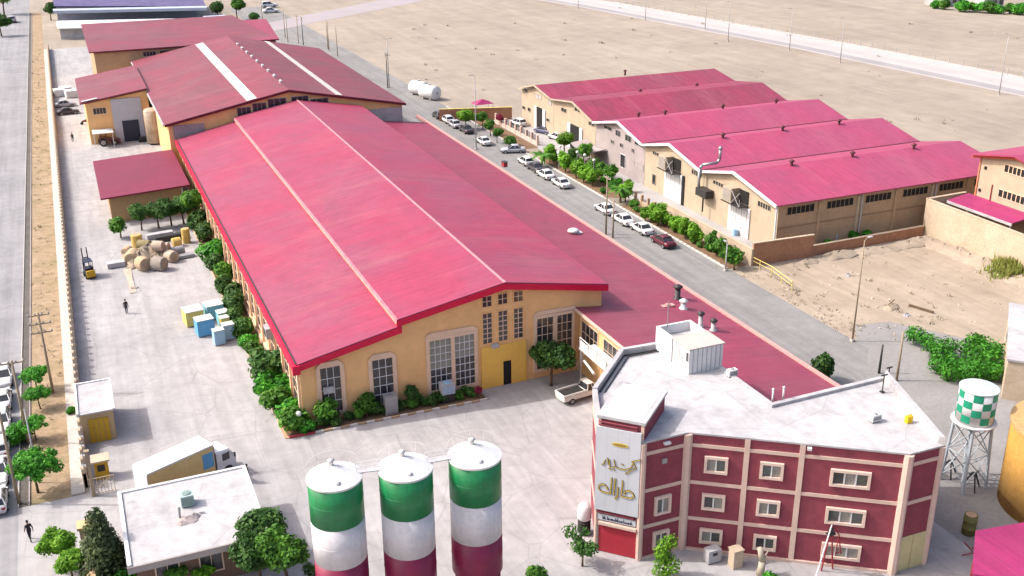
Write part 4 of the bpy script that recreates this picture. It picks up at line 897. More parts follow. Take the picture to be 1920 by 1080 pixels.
# gate posts and a folded barrier
for lab, q in (('tall thin brown gate post where the boundary wall ends', (177, 930)),):
    p = G(*q); t = thing('gate_post', lab, 'post', p); MB().box(-.14, -.14, 0, .14, .14, 4.2).build('post', M_WOOD, t, False, False); MB().box(-.2, -.2, 4.2, .2, .2, 4.3).build('cap', M_WOOD, t, False, False)
p = G(170, 1040); t = thing('gate_pillar', 'sandstone gate pillar with capstone beside the dark conifer', 'pillar', p)
MB().box(-.45, -.45, 0, .45, .45, 2.6).build('shaft', M_BEIGE, t, False, False); MB().box(-.58, -.58, 2.6, .58, .58, 2.8).build('capstone', pm('capstone', (.55, .38, .2), (.48, .33, .18), 1, .8), t, False, False)
t = thing('front_wall', 'sandy front wall with pillars running down from the gate pillar', 'wall', (p.x + .1, p.y - 6, 0))
MB().box(p.x - .1, p.y - 14, 0, p.x + .25, p.y - .5, 1.6).build('wall_panel', M_BEIGE, t); MB().box(p.x - .2, p.y - 14, 1.602, p.x + .35, p.y - .5, 1.75).build('coping', pm('coping_tan', (.5, .34, .2), (.44, .3, .18), 1, .8), t)
for k in range(3): MB().box(p.x - .25, p.y - 4.2 - k * 4, 0, p.x + .4, p.y - 3.6 - k * 4, 2.1).build('pier', M_BEIGE, t)
p = G(193, 893); t = thing('yellow_kiosk', 'small yellow kiosk with cream roof by the gate', 'kiosk', p)
MB().box(-.55, -.5, 0, .55, .5, 1.7).build('body', M_YGATE, t, False, False); MB().box(-.75, -.7, 1.7, .75, .7, 1.85).build('roof', M_BEIGE, t, False, False); MB().box(-.3, -.54, .8, .3, -.501, 1.4).build('hatch', M_DARKM, t, False, False)
p = G(195, 925); t = thing('sliding_gate', 'folded pale steel gate leaf leaning by the boundary wall end', 'gate', p)
for k in range(8): MB().tube((-.9 + k * .26, 0, .1), (-.9 + k * .26, .1, 1.5), .03, n=5).build('bar', M_BEIGE, t, False, False)
MB().tube((-1, 0, .12), (1, 0, .12), .04, n=6).tube((-1, .1, 1.5), (1, .1, 1.5), .04, n=6).tube((-1, 0, .12), (.9, .1, 1.5), .04, n=6).build('frame', M_BEIGE, t, False, False)

# ------------------------------------------------------------------ right foreground: water tower, ochre store, sheds
wt = thing('water_tower', 'green and white chequered water tank on a lattice stand', 'water tower', (63.1, 54.2, 0))
x, y = 63.1, 54.2
tank = MB().lathe([(1.43, 6.1), (1.46, 6.1), (1.46, 8.9)], x, y, 32).build('tank', M_WHITE, wt, True)
MB().lathe([(1.52, 8.901), (1.52, 8.98), (.2, 9.3), (.02, 9.32)], x, y, 32).build('tank_roof', pm('tank_top', (.5, .58, .58), (.46, .54, .54), 1, .5), tank)
M_TG = pm('chequer_green', (.02, .30, .17), (.02, .26, .15), 2, .5)
for r_ in range(4):
    for k in range(12):
        if (k + r_) % 2: continue
        b = MB(); n = 4; a0 = 2 * math.pi * k / 12; z0 = 6.25 + r_ * .655
        vs = []
        for j in range(n + 1):
            a = a0 + 2 * math.pi / 12 * j / n
            vs += [(x + 1.472 * math.cos(a), y + 1.472 * math.sin(a), z0), (x + 1.472 * math.cos(a), y + 1.472 * math.sin(a), z0 + .64)]
        b.add(vs, [(2 * j, 2 * j + 2, 2 * j + 3, 2 * j + 1) for j in range(n)]); b.build('chequer', M_TG, tank)
MB().lathe([(1.75, 5.95), (1.75, 6.05)], x, y, 24).build('platform', M_WHITE, wt)
M_LEG = pm('tower_leg', (.45, .5, .54), (.38, .43, .47), 1, .5)
for k in range(4):
    a = math.pi / 4 + k * math.pi / 2; c, s = math.cos(a), math.sin(a); c2, s2 = math.cos(a + math.pi / 2), math.sin(a + math.pi / 2)
    MB().tube((x + 1.75 * c, y + 1.75 * s, 0), (x + 1.4 * c, y + 1.4 * s, 5.95), .13, n=8).build('leg', M_LEG, wt)
    for z0, z1 in ((.6, 3.1), (3.1, 5.6)):
        rA = 1.75 - z0 * .059; rB = 1.75 - z1 * .059
        MB().tube((x + rA * c, y + rA * s, z0), (x + rB * c2, y + rB * s2, z1), .05, n=5).tube((x + rB * c, y + rB * s, z1), (x + rA * c2, y + rA * s2, z0), .05, n=5).tube((x + rB * c, y + rB * s, z1), (x + rB * c2, y + rB * s2, z1), .05, n=5).build('brace', M_LEG, wt)
MB().tube((x, y, 0), (x, y, 6), .12, n=8).build('riser_pipe', M_LEG, wt)
oc = thing('ochre_tank', 'weathered round ochre storage tank at the right edge behind the water tower', 'tank', (61.6, 50, 0))
MB().lathe([(5.1, 0), (5.1, 7.1)], 68.0, 48.2, 64).build('wall', M_OCHRE, oc, True)
MB().lathe([(5.22, 7.102), (5.22, 7.3), (.3, 7.5)], 68.0, 48.2, 64).build('roof', pm('ochre_roof', (.48, .30, .13), (.40, .25, .12), .6, .95, .4, 5, dirt=.25), oc)
be = thing('beige_house', 'plain beige house with small window behind the vines at the right edge', 'building', (79, 64, 0))
MB().poly([(77.6, 64.0), (86.5, 55), (96, 64), (88.3, 73.8)], 0, 4.1).build('wall', M_BEIGE, be)
MB().poly([(77.4, 64.0), (86.5, 54.8), (96.2, 64), (88.4, 74.1)], 4.102, 4.3).build('roof', M_WHITED, be)
Tb, Lb, db, nb = facade((88.3, 73.8), (77.6, 64.0))
window(be, Tb(4.6, 2.2, 0), db, nb, 1.2, 1.0, 2, 1, .12, .08, fm=M_GREYM)
pk = thing('magenta_canopy', 'bright magenta canopy roof in the bottom right corner', 'canopy', (54, 42, 0))
MB().poly([(54.0, 44.6), (50.1, 41.0), (54.5, 37.5), (60.5, 43.6)], 3.95, 4.1).build('roof', M_ROOFM, pk)
for q in ((53.8, 44.1), (50.8, 41.2), (59.4, 43.4)): MB().tube((*q, 0), (*q, 3.95), .08).build('post', M_RUST, pk)
for lab, q, h in (('brown gnarled steel tripod beside the water tower base', (1778, 890), 1.4), ('dark steel trestle at the foot of the water tower', (1822, 915), 1.5)):
    p = G(*q); t = thing('steel_trestle', lab, 'trestle', p)
    for a in range(3): MB().tube((.8 * math.cos(a * 2.1), .8 * math.sin(a * 2.1), 0), (.1 * math.cos(a * 2.1), .1 * math.sin(a * 2.1), h), .07, n=6).build('leg', M_DARKM, t, False, False)
    MB().tube((-.5, 0, h * .95), (.5, 0, h), .07, n=6).build('crossbar', M_DARKM, t, False, False)
p = G(1815, 1000); t = thing('oil_drum', 'olive drum standing in the shade below the ochre tank', 'drum', p)
MB().lathe([(.5, 0), (.5, .55), (.53, .57), (.5, .6), (.5, 1.2), (.53, 1.22), (.5, 1.25), (.5, 1.7)], 0, 0, 18).build('shell', pm('drum_olive', (.16, .15, .04), (.13, .12, .04), 2, .6), t, True, False); MB().lathe([(.4, 1.701), (.4, 1.72)], 0, 0, 18).build('lid', M_BRNW, t, False, False)
p = G(1825, 1045); t = thing('steel_scrap', 'maroon steel scrap heap beside the magenta canopy', 'scrap', p)
for k in range(7):
    MB().tube((random.uniform(-.9, .9), random.uniform(-.6, .6), .05), (random.uniform(-.9, .9), random.uniform(-.6, .6), random.uniform(.4, 1.2)), .05, n=5).build('bar', M_RUST, t, False, False)
# gable-end hoist in front of the office
p0 = G(1548, 1078); t = thing('hoist_frame', 'tall red and white A frame hoist standing before the office front', 'hoist', p0)
ap = Vector((0, 0, 4.3)) 
for q, M, nm_ in (((-1.9, -.9, 0), M_WHITE, 'leg'), ((.0, .5, 0), M_RUST, 'leg'), ((.9, .35, 0), M_RUST, 'leg')):
    MB().tube(q, ap, .06, .05, 8).build(nm_, M, t, False, False)
MB().tube(ap, (.95, .2, 3.1), .05, n=6).tube((.95, .2, 3.1), (.75, .1, 1.4), .045, n=6).tube((.95, .2, 3.1), (1.25, .1, 1.4), .045, n=6).tube((.75, .1, 1.6), (1.25, .1, 1.6), .04, n=6).build('jib', M_RUST, t, False, False)
MB().box(-.28, -.2, 3.5, .3, .2, 3.62).box(-.15, -.12, 3.62, .15, .12, 4.0).build('winch', M_DARKM, t, False, False)
p = G(1335, 1052); t = thing('meter_cabinet', 'grey white metal cabinet below the office ground floor windows', 'cabinet', p)
MB().box(-.55, -.35, .1, .55, .35, 1.15).build('casing', M_WHITED, t, False, False); MB().box(-.2, -.37, .7, .2, -.351, .95).build('vent', M_DARKM, t, False, False); MB().box(-.5, -.3, 0, .5, .3, .1).build('foot', M_DARKM, t, False, False)
p = G(1378, 1062); t = thing('pillar_stub', 'tan masonry pillar below the second office pilaster', 'pillar', p)
MB().box(-.4, -.35, 0, .4, .35, 1.5).build('shaft', M_BEIGE, t, False, False); MB().box(-.45, -.4, 1.5, .45, .4, 1.6).build('cap', M_BEIGE, t, False, False)
p = G(1425, 1078); t = thing('dead_trunk', 'pale broken trunk stub in front of the office', 'trunk', p)
MB().tube((0, 0, 0), (.1, 0, 1.2), .3, .24, 10).tube((.1, 0, 1.2), (-.15, .1, 2.3), .24, .2, 10).build('stem', M_PALE, t, True, False); MB().tube((.1, 0, 1.2), (.7, .2, 1.8), .1, .04, 8).tube((0, 0, .8), (.8, -.2, 1.1), .08, .03, 8).build('branch', M_PALE, t, True, False)
p = G(1095, 1000, 0); t = thing('garden_cowl', 'white domed cylinder on a dark ribbed stand beside the sign tower', 'cooling unit', p)
MB().lathe([(.45, 1.35), (.55, 1.5), (.55, 2.2), (.42, 2.6), (.1, 2.75)], 0, 0, 20).build('dome', M_WHITE, t, True, False)
for k in range(5): MB().lathe([(.5, .25 + k * .2), (.5, .35 + k * .2)], 0, 0, 16).build('ring', M_DARKM, t, False, False)
MB().lathe([(.38, 0), (.38, 1.35)], 0, 0, 16).build('core', M_DARKM, t, False, False)
# ------------------------------------------------------------------ vegetation templates
def crown_mesh(name, lobes, n, leaf, M, seed, shell=.55, up=.25):
    r_ = random.Random(seed); vs = []; fs = []
    wts = [l[3] ** 2 for l in lobes]
    for k in range(n):
        cx, cy, cz, R_, sz = r_.choices(lobes, wts)[0]
        while True:
            d = Vector((r_.uniform(-1, 1), r_.uniform(-1, 1), r_.uniform(-1, 1)))
            if .01 < d.length < 1: break
        d.normalize()
        rr = R_ * (shell + (1 - shell) * r_.random() ** .6) * (1 + .16 * math.sin(d.x * 5 + seed) * math.cos(d.y * 4 + d.z * 3))
        c = Vector((cx, cy, cz)) + Vector((d.x * rr, d.y * rr, d.z * rr * sz))
        if c.z < .05: c.z = .05 + r_.random() * .1
        nrm = (d + Vector((r_.uniform(-1, 1), r_.uniform(-1, 1), r_.uniform(-.6, 1) + up)) * .75).normalized()
        a = nrm.orthogonal().normalized(); b = nrm.cross(a); t = r_.uniform(0, 6.28)
        a, b = a * math.cos(t) + b * math.sin(t), b * math.cos(t) - a * math.sin(t)
        s = leaf * r_.uniform(.6, 1.35); k0 = len(vs)
        vs += [c - a * s * .5, c + b * s * .32 + nrm * s * .08, c + a * s * .6, c - b * s * .32 + nrm * s * .05]
        fs.append((k0, k0 + 1, k0 + 2, k0 + 3))
    me = bpy.data.meshes.new(name); me.from_pydata([tuple(v) for v in vs], [], fs); me.materials.append(M); me.update(); return me
def trunk_mesh(name, h, r, limbs, M, seed):
    r_ = random.Random(seed); b = MB(); lean = Vector((r_.uniform(-.08, .08), r_.uniform(-.08, .08), 0)) * h
    top = Vector((0, 0, h)) + lean
    b.tube((0, 0, -.05), lean * .4 + Vector((0, 0, h * .5)), r, r * .75, 8); b.tube(lean * .4 + Vector((0, 0, h * .5)), top, r * .75, r * .55, 8)
    for k in range(limbs):
        a = 6.28 * k / max(limbs, 1) + r_.uniform(-.4, .4); L = h * r_.uniform(.35, .6)
        q = top * r_.uniform(.75, 1.0); e = q + Vector((math.cos(a) * L * .8, math.sin(a) * L * .8, L * .75)); mid = (q + e) / 2 + Vector((0, 0, .1 * L))
        b.tube(q, mid, r * .5, r * .32, 6); b.tube(mid, e, r * .32, r * .1, 6)
    return b.mesh(name, M, True)
def lob(r_, n, R, z, spread, flat=.85):
    out = [(r_.uniform(-.6, .6) * spread, r_.uniform(-.6, .6) * spread, z + r_.uniform(-.25, .2) * R, R * r_.uniform(.55, .78), flat) for _ in range(5)]
    for _ in range(n + 4):
        b = r_.choice(out[:5]); a = r_.uniform(0, 6.28); e = r_.uniform(-.5, 1.2); q = b[3] * .85
        out.append((b[0] + q * math.cos(a) * math.cos(e), b[1] + q * math.sin(a) * math.cos(e), b[2] + q * .85 * math.sin(e), R * r_.uniform(.2, .38), .9))
    return out
TPL = {}
def template(key, mk_lobes, n, leaf, M, th, tr, limbs, variants=3, tm=None, shell=.38):
    TPL[key] = []
    for v in range(variants):
        r_ = random.Random(hash(key) % 1000 + v * 17 if False else sum(map(ord, key)) + v * 17)
        TPL[key].append((trunk_mesh('trunk', th, tr, limbs, tm or M_BARK, v + 3), crown_mesh('crown', mk_lobes(r_), n, leaf, M, v * 7 + len(key), shell)))
template('ball', lambda r: [(r.uniform(-.15, .15), r.uniform(-.15, .15), 1.3, .8, .95)] + [(r.uniform(-.55, .55), r.uniform(-.55, .55), 1.25 + r.uniform(-.35, .6), r.uniform(.3, .55), .95) for _ in range(6)], 1250, .27, L_BRIGHT, .8, .09, 4)
template('ballm', lambda r: [(r.uniform(-.15, .15), r.uniform(-.15, .15), 1.3, .78, .95)] + [(r.uniform(-.55, .55), r.uniform(-.55, .55), 1.25 + r.uniform(-.35, .65), r.uniform(.3, .55), .95) for _ in range(6)], 1250, .27, L_MID, .8, .09, 4)
template('leafy', lambda r: lob(r, 10, 1.5, 2.9, 1.15), 4200, .27, L_MID, 1.9, .14, 4)
template('leafyb', lambda r: lob(r, 10, 1.5, 2.6, 1.15), 4200, .27, L_BRIGHT, 1.7, .13, 4)
template('leafyd', lambda r: lob(r, 10, 1.5, 2.5, 1.15), 4200, .27, L_DARK, 1.7, .13, 4)
template('umbrella', lambda r: [(r.uniform(-.7, .7), r.uniform(-.7, .7), 2.9, r.uniform(1.1, 1.5), .6) for _ in range(3)] + [(1.55 * math.cos(k * .9) + r.uniform(-.3, .3), 1.55 * math.sin(k * .9) + r.uniform(-.3, .3), 2.75 + r.uniform(-.3, .45), r.uniform(.4, .75), .8) for k in range(11)], 4200, .26, L_VINE, 2.1, .13, 6)
template('bush', lambda r: [(r.uniform(-.5, .5), r.uniform(-.5, .5), .75 + r.uniform(-.1, .3), r.uniform(.5, .8), .9) for _ in range(5)], 1300, .27, L_MID, .5, .07, 4)
template('bushb', lambda r: [(r.uniform(-.5, .5), r.uniform(-.5, .5), .75 + r.uniform(-.1, .3), r.uniform(.5, .8), .9) for _ in range(5)], 1300, .27, L_VINE, .5, .07, 4)
template('bushd', lambda r: [(r.uniform(-.5, .5), r.uniform(-.5, .5), .75 + r.uniform(-.1, .3), r.uniform(.5, .8), .9) for _ in range(5)], 1300, .27, L_DARK, .5, .07, 4)
template('pine', lambda r: [(r.uniform(-.25, .25) * (1 - k / 9), r.uniform(-.25, .25) * (1 - k / 9), .9 + k * .42, 1.35 * (1 - k / 10.5) + .15, .8) for k in range(9)], 6500, .21, L_PINE, 3.0, .16, 0, 2, None, .4)
template('feather', lambda r: [(r.uniform(-.4, .4), r.uniform(-.4, .4), .8 + k * .45, .75 - k * .05, 1.2) for k in range(6)], 1500, .20, L_BRIGHT, 1.6, .08, 5, 2)
template('sparse', lambda r: [(r.uniform(-.9, .9), r.uniform(-.9, .9), 1.2 + r.uniform(0, 2.0), r.uniform(.35, .7), .9) for _ in range(9)], 750, .28, L_DARK, 1.7, .1, 7, 2)
template('dry', lambda r: [(r.uniform(-1.6, 1.6), r.uniform(-.9, .9), .7 + r.uniform(0, .5), r.uniform(.6, .95), 1.1) for _ in range(8)], 1800, .3, L_DRY, .4, .05, 3, 1)
template('redtree', lambda r: lob(r, 5, 1.1, 1.9, .7), 900, .26, L_RED, 1.2, .1, 4, 1)
NT = 0
def tree(label, loc, key, sc=1.0, cat='tree', name=None, group=None, sz=None):
    global NT
    v = TPL[key][NT % len(TPL[key])]; NT += 1
    t = thing(name or ('shrub' if cat == 'shrub' else 'tree'), label, cat, loc, random.uniform(0, 6.28), group)
    a = bpy.data.objects.new('trunk', v[0]); b = bpy.data.objects.new('crown', v[1])
    for o in (a, b): C.objects.link(o); o.parent = t
    t.scale = (sc, sc, sz or sc)
    return t
def frond_mesh(L, M, droop):
    vs = []; fs = []
    for k in range(9):
        t = k / 8; x = L * t; z = L * (.55 * t - droop * t * t); w_ = .30 * math.sin(math.pi * min(1, t * .9 + .12)) + .03
        vs += [(x, 0, z), (x + .05, w_, z - .35 * w_), (x + .05, -w_, z - .35 * w_)]
    for k in range(8):
        a, b = 3 * k, 3 * k + 3
        fs += [(a, b, b + 1, a + 1), (a, a + 2, b + 2, b)]
    return vs, fs
def palm_mesh(seed, L):
    r_ = random.Random(seed); V = []; F = []
    for k in range(26):
        vs, fs = frond_mesh(L * r_.uniform(.8, 1.1), None, r_.uniform(.35, 1.15)); a = k * 2.4 + r_.uniform(-.2, .2); c, s = math.cos(a), math.sin(a); o = len(V)
        V += [(x * c - y * s, x * s + y * c, z) for x, y, z in vs]; F += [tuple(i + o for i in f) for f in fs]
    me = bpy.data.meshes.new('fronds'); me.from_pydata(V, [], F); me.materials.append(L_MID); me.update(); return me
def palm(label, loc, h, L=2.2):
    t = thing('palm', label, 'palm', loc, random.uniform(0, 6), 'palms by the street')
    b = MB(); n = 6
    for k in range(n): b.tube((0, 0, h * k / n), (0, 0, h * (k + 1) / n + .02), .19, .15, 8)
    b.build('trunk', M_BARK, t, False, False)
    o = bpy.data.objects.new('crown', palm_mesh(int(h * 100), L)); C.objects.link(o); o.parent = t; o.location = (0, 0, h)

# street bed: clipped round trees, counted from the brick wall corner
g1 = 'clipped round trees in the roadside bed'
row = [(1376, 506, 1.05, 'ballm'), (1368, 494, .9, 'ballm'), (1348, 482, .95, 'ballm'), (1331, 470, .95, 'ballm'), (1304, 458, 1.0, 'ball'), (1284, 446, 1.0, 'ball'), (1264, 436, .85, 'ball'), (1252, 426, .85, 'ball'), (1233, 424, 1.2, 'ball'), (1209, 416, .8, 'ball')]
for i, (px, py, s, k) in enumerate(row):
    tree('%s round clipped tree from the brown wall corner in the roadside bed' % ORD[i], G(px, py), k, s * 1.32, group=g1)
g2 = 'trees in the warehouse garden'
gar = [(1058, 290, 'leafyb', .95, 'big bright tree at the back of the warehouse garden'), (1031, 304, 'ball', 1.2, 'round lime tree beside the garden palm'), (1060, 323, 'ball', 1.25, 'round lime tree in the middle of the warehouse garden'),
       (1093, 312, 'leafy', .8, 'dark green bushy tree near the grey warehouse front'), (1080, 334, 'ball', 1.1, 'lime clipped tree near the street edge of the warehouse garden'), (1094, 343, 'ball', 1.1, 'lime clipped tree beside the street cars in the garden corner'),
       (1111, 348, 'ball', 1.1, 'lime clipped tree at the right street corner of the warehouse garden'), (1112, 328, 'ballm', 1.1, 'mid green tree behind the right corner of the warehouse garden'), (1130, 334, 'ballm', 1.05, 'mid green tree second from the garden end'), (1142, 342, 'ballm', 1.1, 'dark green tree at the garden end beside the utility pole'),
       (1075, 305, 'leafyd', .6, 'dark conifer like tree in the garden centre'), (1172, 378, 'ball', 1.05, 'round clipped tree beside the lone palm')]
for px, py, k, s, lab in gar: tree(lab, G(px, py), k, s * 1.25, group=g2)
for k in range(16):
    tree('%s undergrowth shrub from the brown wall in the roadside bed' % ORD[k], (74.3 + random.uniform(0, 1.5), 105.5 + k * 1.7, .05), random.choice(('bush', 'bushb', 'bush')), random.uniform(.55, .9), 'shrub', group='undergrowth in the roadside bed')
for k in range(18):
    tree('%s undergrowth shrub from the near end of the warehouse garden' % ORD[k], (74.2 + random.uniform(0, 5.0), 138.5 + k * 1.35, .05), random.choice(('bush', 'bushb', 'ball')), random.uniform(.6, 1.0), 'shrub', group='undergrowth in the warehouse garden')
palm('palm with short trunk at the left end of the warehouse garden', G(1016, 312), 2.0)
palm('lone palm beside the gate between the warehouse gardens', G(1163, 380), 2.2)
for px, py, k, s, lab in ((874, 243, 'leafyb', 1.1, 'bright lime tree by the far parked cars'), (905, 243, 'leafy', .9, 'green tree right of the far street lamp'), (920, 255, 'leafy', .75, 'green tree left of the pinkish fence'), (932, 268, 'leafy', .7, 'green tree near the silver turning car'), (958, 274, 'bush', 1.3, 'low bush beside the silver turning car'), (936, 236, 'redtree', .9, 'maroon leaved tree at the far yard entrance'), (892, 236, 'leafyb', .7, 'small lime tree behind the far street lamp')):
    tree(lab, G(px, py), k, s, 'shrub' if k == 'bush' else 'tree', group='trees by the far parked cars')
# strip on the left
for px, py, k, s, lab in ((70, 733, 'umbrella', .68, 'bright spreading tree farthest of those along the earth strip'), (76, 767, 'umbrella', .6, 'small spreading tree second along the earth strip'), (68, 826, 'umbrella', .62, 'small spreading tree third along the earth strip'), (72, 924, 'umbrella', 1.0, 'large umbrella shaped tree at the end of the earth strip'), (40, 828, 'bushb', 1.1, 'bush under the leaning pole among parked cars'), (134, 777, 'bushb', .5, 'small bush against the boundary wall by the booth')):
    tree(lab, G(px, py), k, s, 'shrub' if 'bush' in k else 'tree', group='trees on the earth strip')
for px, py, k, s, lab in ((118, 1062, 'leafyb', .9, 'bright green tree left of the front wall by the road'), (138, 1092, 'leafyb', .8, 'bright green tree at the bottom left edge beside the front wall'), (200, 1085, 'pine', 1.3, 'dark broad conifer left of the guardhouse'), (248, 1100, 'bushb', 1.1, 'light green bush at the guardhouse corner'),
                          (495, 1050, 'leafyd', 1.25, 'dark rounded tree at the right end of the guardhouse'), (452, 1068, 'leafyd', .95, 'smaller dark tree against the guardhouse front'), (490, 1098, 'leafyd', 1.2, 'green tree in front of the guardhouse right end'), (540, 1096, 'leafy', 1.15, 'green tree between the guardhouse and the left silo'), (335, 1104, 'leafy', .55, 'low green tree before the guardhouse windows'), (385, 1100, 'leafyb', .5, 'small light tree before the guardhouse windows'), (590, 1100, 'sparse', .6, 'sparse flowering shrub at the foot of the left silo'),
                          (1092, 1062, 'sparse', .95, 'dark thin leaved shrub in front of the sign tower'), (1006, 1092, 'bush', .9, 'green bush at the bottom edge left of the sign tower'), (1248, 1085, 'feather', 1.0, 'feathery light green tree before the office front'), (1440, 1096, 'bushb', .7, 'yellow green bush at the bottom edge before the office')):
    tree(lab, G(px, py), k, s, 'shrub' if k in ('bush', 'bushb', 'sparse') else 'tree')
# bed along the main hall
sheet('hall_bed', rect(13.2, 87, 15.0, 168), .05, M_BED)
sheet('hall_bed', [(13.4, 84.35), (32.5, 83.85), (32.5, 86.0), (15.0, 86.0), (15.0, 87.0), (13.2, 87)], .052, M_BED)
hb = [(372, 428, 'bushd', 1.5), (384, 452, 'bushd', 1.4), (399, 492, 'bushb', 1.7), (408, 506, 'bushd', 1.3), (414, 528, 'bush', 1.3), (425, 548, 'bushd', 1.1), (437, 570, 'bushd', 1.4), (436, 588, 'bushd', 1.3), (448, 612, 'bushd', 1.1), (456, 630, 'bush', 1.2), (462, 652, 'bushb', .9), (478, 668, 'bush', 1.0), (497, 712, 'bushd', 1.8), (512, 722, 'bushd', 1.9), (514, 742, 'bushb', 1.5), (530, 760, 'bushb', 1.4), (524, 775, 'bush', 1.3), (546, 790, 'bushb', 1.2), (556, 806, 'bush', 1.3)]
for i, (px, py, k, s) in enumerate(hb):
    p = G(px, py); p.x = min(max(p.x, 13.4), 14.2)
    tree('%s bush from the far end in the yard side hall bed' % ORD[i], p, k, s * 1.2, 'shrub', group='bushes in the bed beside the main hall')
fb = [(608, 790, 'ballm', 1.2, 'tree', 'lime topiary before the first gable window'), (683, 772, 'ballm', 1.15, 'tree', 'dark green small tree between the first and second gable windows'), (776, 760, 'leafyd', .6, 'tree', 'dark round topiary before the wall right of the second gable window'), (898, 748, 'redtree', .5, 'shrub', 'dark red shrub at the end of the gable bed'), (576, 812, 'bushb', .8, 'shrub', 'leafy shrub at the red painted kerb corner')]
for px, py, k, s, cat, lab in fb:
    p = G(px, py); p.y = min(p.y, 85.3); tree(lab, p, k, s, cat)
for k in range(14):
    tree('%s low dark shrub from the corner in the gable bed' % ORD[k], (15.6 + k * 1.2, 85.0 + .2 * (k % 2), 0), 'bushd' if k % 4 else 'bush', .62 + .1 * (k % 3), 'shrub', group='low shrubs in the gable bed')
p = G(1032, 722); tree('large green tree before the right hand windows of the gable', (p.x, 84.0, 0), 'leafyd', 1.4)
p = G(1093, 722); t = thing('bare_tree', 'bare pale branched tree beside the white steel stair', 'tree', p)
r_ = random.Random(4); b = MB(); b.tube((0, 0, 0), (-.3, 0, 1.6), .12, .09, 8); tops = [Vector((-.3, 0, 1.6))]
tw_ = MB()
for k in range(7):
    q = tops[0] + Vector((r_.uniform(-1.1, .8), r_.uniform(-.8, .8), r_.uniform(.8, 1.9))); b.tube(tops[0], q, .06, .03, 6)
    for j in range(4): tw_.tube(q, q + Vector((r_.uniform(-.5, .5), r_.uniform(-.5, .5), r_.uniform(-.1, .7))), .025, .01, 5)
b.build('trunk', M_PALE, t, True, False); tw_.build('twigs', M_PALE, t, False, False)
# trees by the shed
for px, py, k, s, lab in ((227, 446, 'ballm', 1.5, 'round dark tree at the shed corner left of the bales'), (266, 432, 'leafyd', 1.12, 'first dark tree from the left before the shed wall'), (298, 428, 'leafyd', 1.12, 'second dark tree from the left before the shed wall'), (322, 424, 'leafyd', 1.15, 'third dark tree from the left before the shed wall'), (345, 420, 'leafyd', 1.2, 'fourth tree before the shed wall, mid green'), (372, 420, 'leafy', 1.25, 'tall mid green tree between the shed and the main hall')):
    tree(lab, G(px, py), k, s)
# street and plot
tree('dark green upright shrub on the street beside the lean to parapet', G(1546, 718), 'bushd', 1.55, 'shrub', sz=2.1)
rc_ = thing('reed_clump', 'pale yellow green reed clump at the right edge of the bare plot', 'reeds', G(1902, 510))
r_ = random.Random(31); V = []; Fc = []
for _ in range(3400):
    x = r_.gauss(.4, 1.5); y = r_.gauss(0, .9); h = r_.uniform(1.0, 2.5) * max(.35, 1 - abs(x) / 5); a = r_.uniform(0, 6.28); k = len(V); c, sn = math.cos(a), math.sin(a); w_ = .10; b1 = r_.uniform(.05, .5)
    V += [(x - sn * w_, y + c * w_, 0), (x + sn * w_, y - c * w_, 0), (x + c * b1 * .4 + sn * w_, y + sn * b1 * .4 - c * w_, h * .6), (x + c * b1 * .4 - sn * w_, y + sn * b1 * .4 + c * w_, h * .6), (x + c * b1, y + sn * b1, h)]; Fc += [(k, k + 1, k + 2, k + 3), (k + 3, k + 2, k + 4)]
me = bpy.data.meshes.new('blades'); me.from_pydata(V, [], Fc); me.materials.append(L_DRY); me.update(); o = bpy.data.objects.new('blades', me); C.objects.link(o); o.parent = rc_; o['kind'] = 'stuff'
for px, py, s, lab in ((1552, 462, .7, 'small green shrub behind the low brown wall'), (1598, 450, 1.0, 'bright green bush behind the low brown wall'), (1622, 446, .9, 'green bush right of the bright one behind the low wall'), (1718, 425, .6, 'small green shrub at the corner of the tall wall')):
    p = G(px, py); p.y = max(p.y, 104.6); tree(lab, p, 'bushb', s, 'shrub')
# vine plot: a trellised mass of leaves
vi = thing('vine_arbour', 'bright green grape vine arbour beside the track near the water tower', 'vine', G(1790, 690))
vp = [(1712, 632), (1730, 640), (1745, 655), (1762, 668), (1775, 655), (1785, 685), (1800, 698), (1815, 705), (1830, 690), (1845, 700), (1858, 680), (1840, 660), (1820, 672), (1805, 660), (1822, 645), (1838, 645), (1862, 660), (1866, 700), (1780, 700), (1758, 686)]
lb = []
for px, py in vp:
    q = G(px, py + 14) - vi.location; lb.append((q.x, q.y, 1.1 + random.uniform(-.1, .35), random.uniform(.95, 1.35), .85))
me = crown_mesh('foliage', lb, 7000, .30, L_VINE, 5, .35); o = bpy.data.objects.new('foliage', me); C.objects.link(o); o.parent = vi
for k in range(0, 20, 2):
    q = lb[k]; MB().tube((q[0], q[1], 0), (q[0], q[1], 1.5), .05, n=6).build('post', M_BARK, vi, False, False)
# far greenery
for i, (px, py, s, lab) in enumerate(((410, 30, 1.8, 'dark tree behind the far red hall, left of two'), (445, 30, 1.9, 'dark tree behind the far red hall, right of two'), (478, 40, 1.2, 'dark tree by the far hall corner'), (350, 20, 1.2, 'small light tree before the indigo roof building'), (96, 30, 1.7, 'dark tree by the left road near the indigo roof building'), (8, 20, 2.4, 'tall tree at the far left edge of the road'), (3, 60, 2.0, 'tree at the left edge nearer along the road'), (425, 38, 1.3, 'yellow green tree behind the far hall'))):
    tree(lab, G(px, py + 8), ('leafyd', 'leafy')[i % 2] if i != 7 else 'dry', s)
for i, (px, py) in enumerate(((1752, 16), (1772, 18), (1800, 22), (1818, 22), (1836, 24), (1854, 25), (1872, 26), (1892, 26), (1906, 28), (1918, 28))):
    tree('%s tree from the left among the far houses at the top right' % ORD[i], G(px, py), ('bushb', 'bush')[i % 2], 2.0 + .4 * (i % 3), group='trees at the far top right')
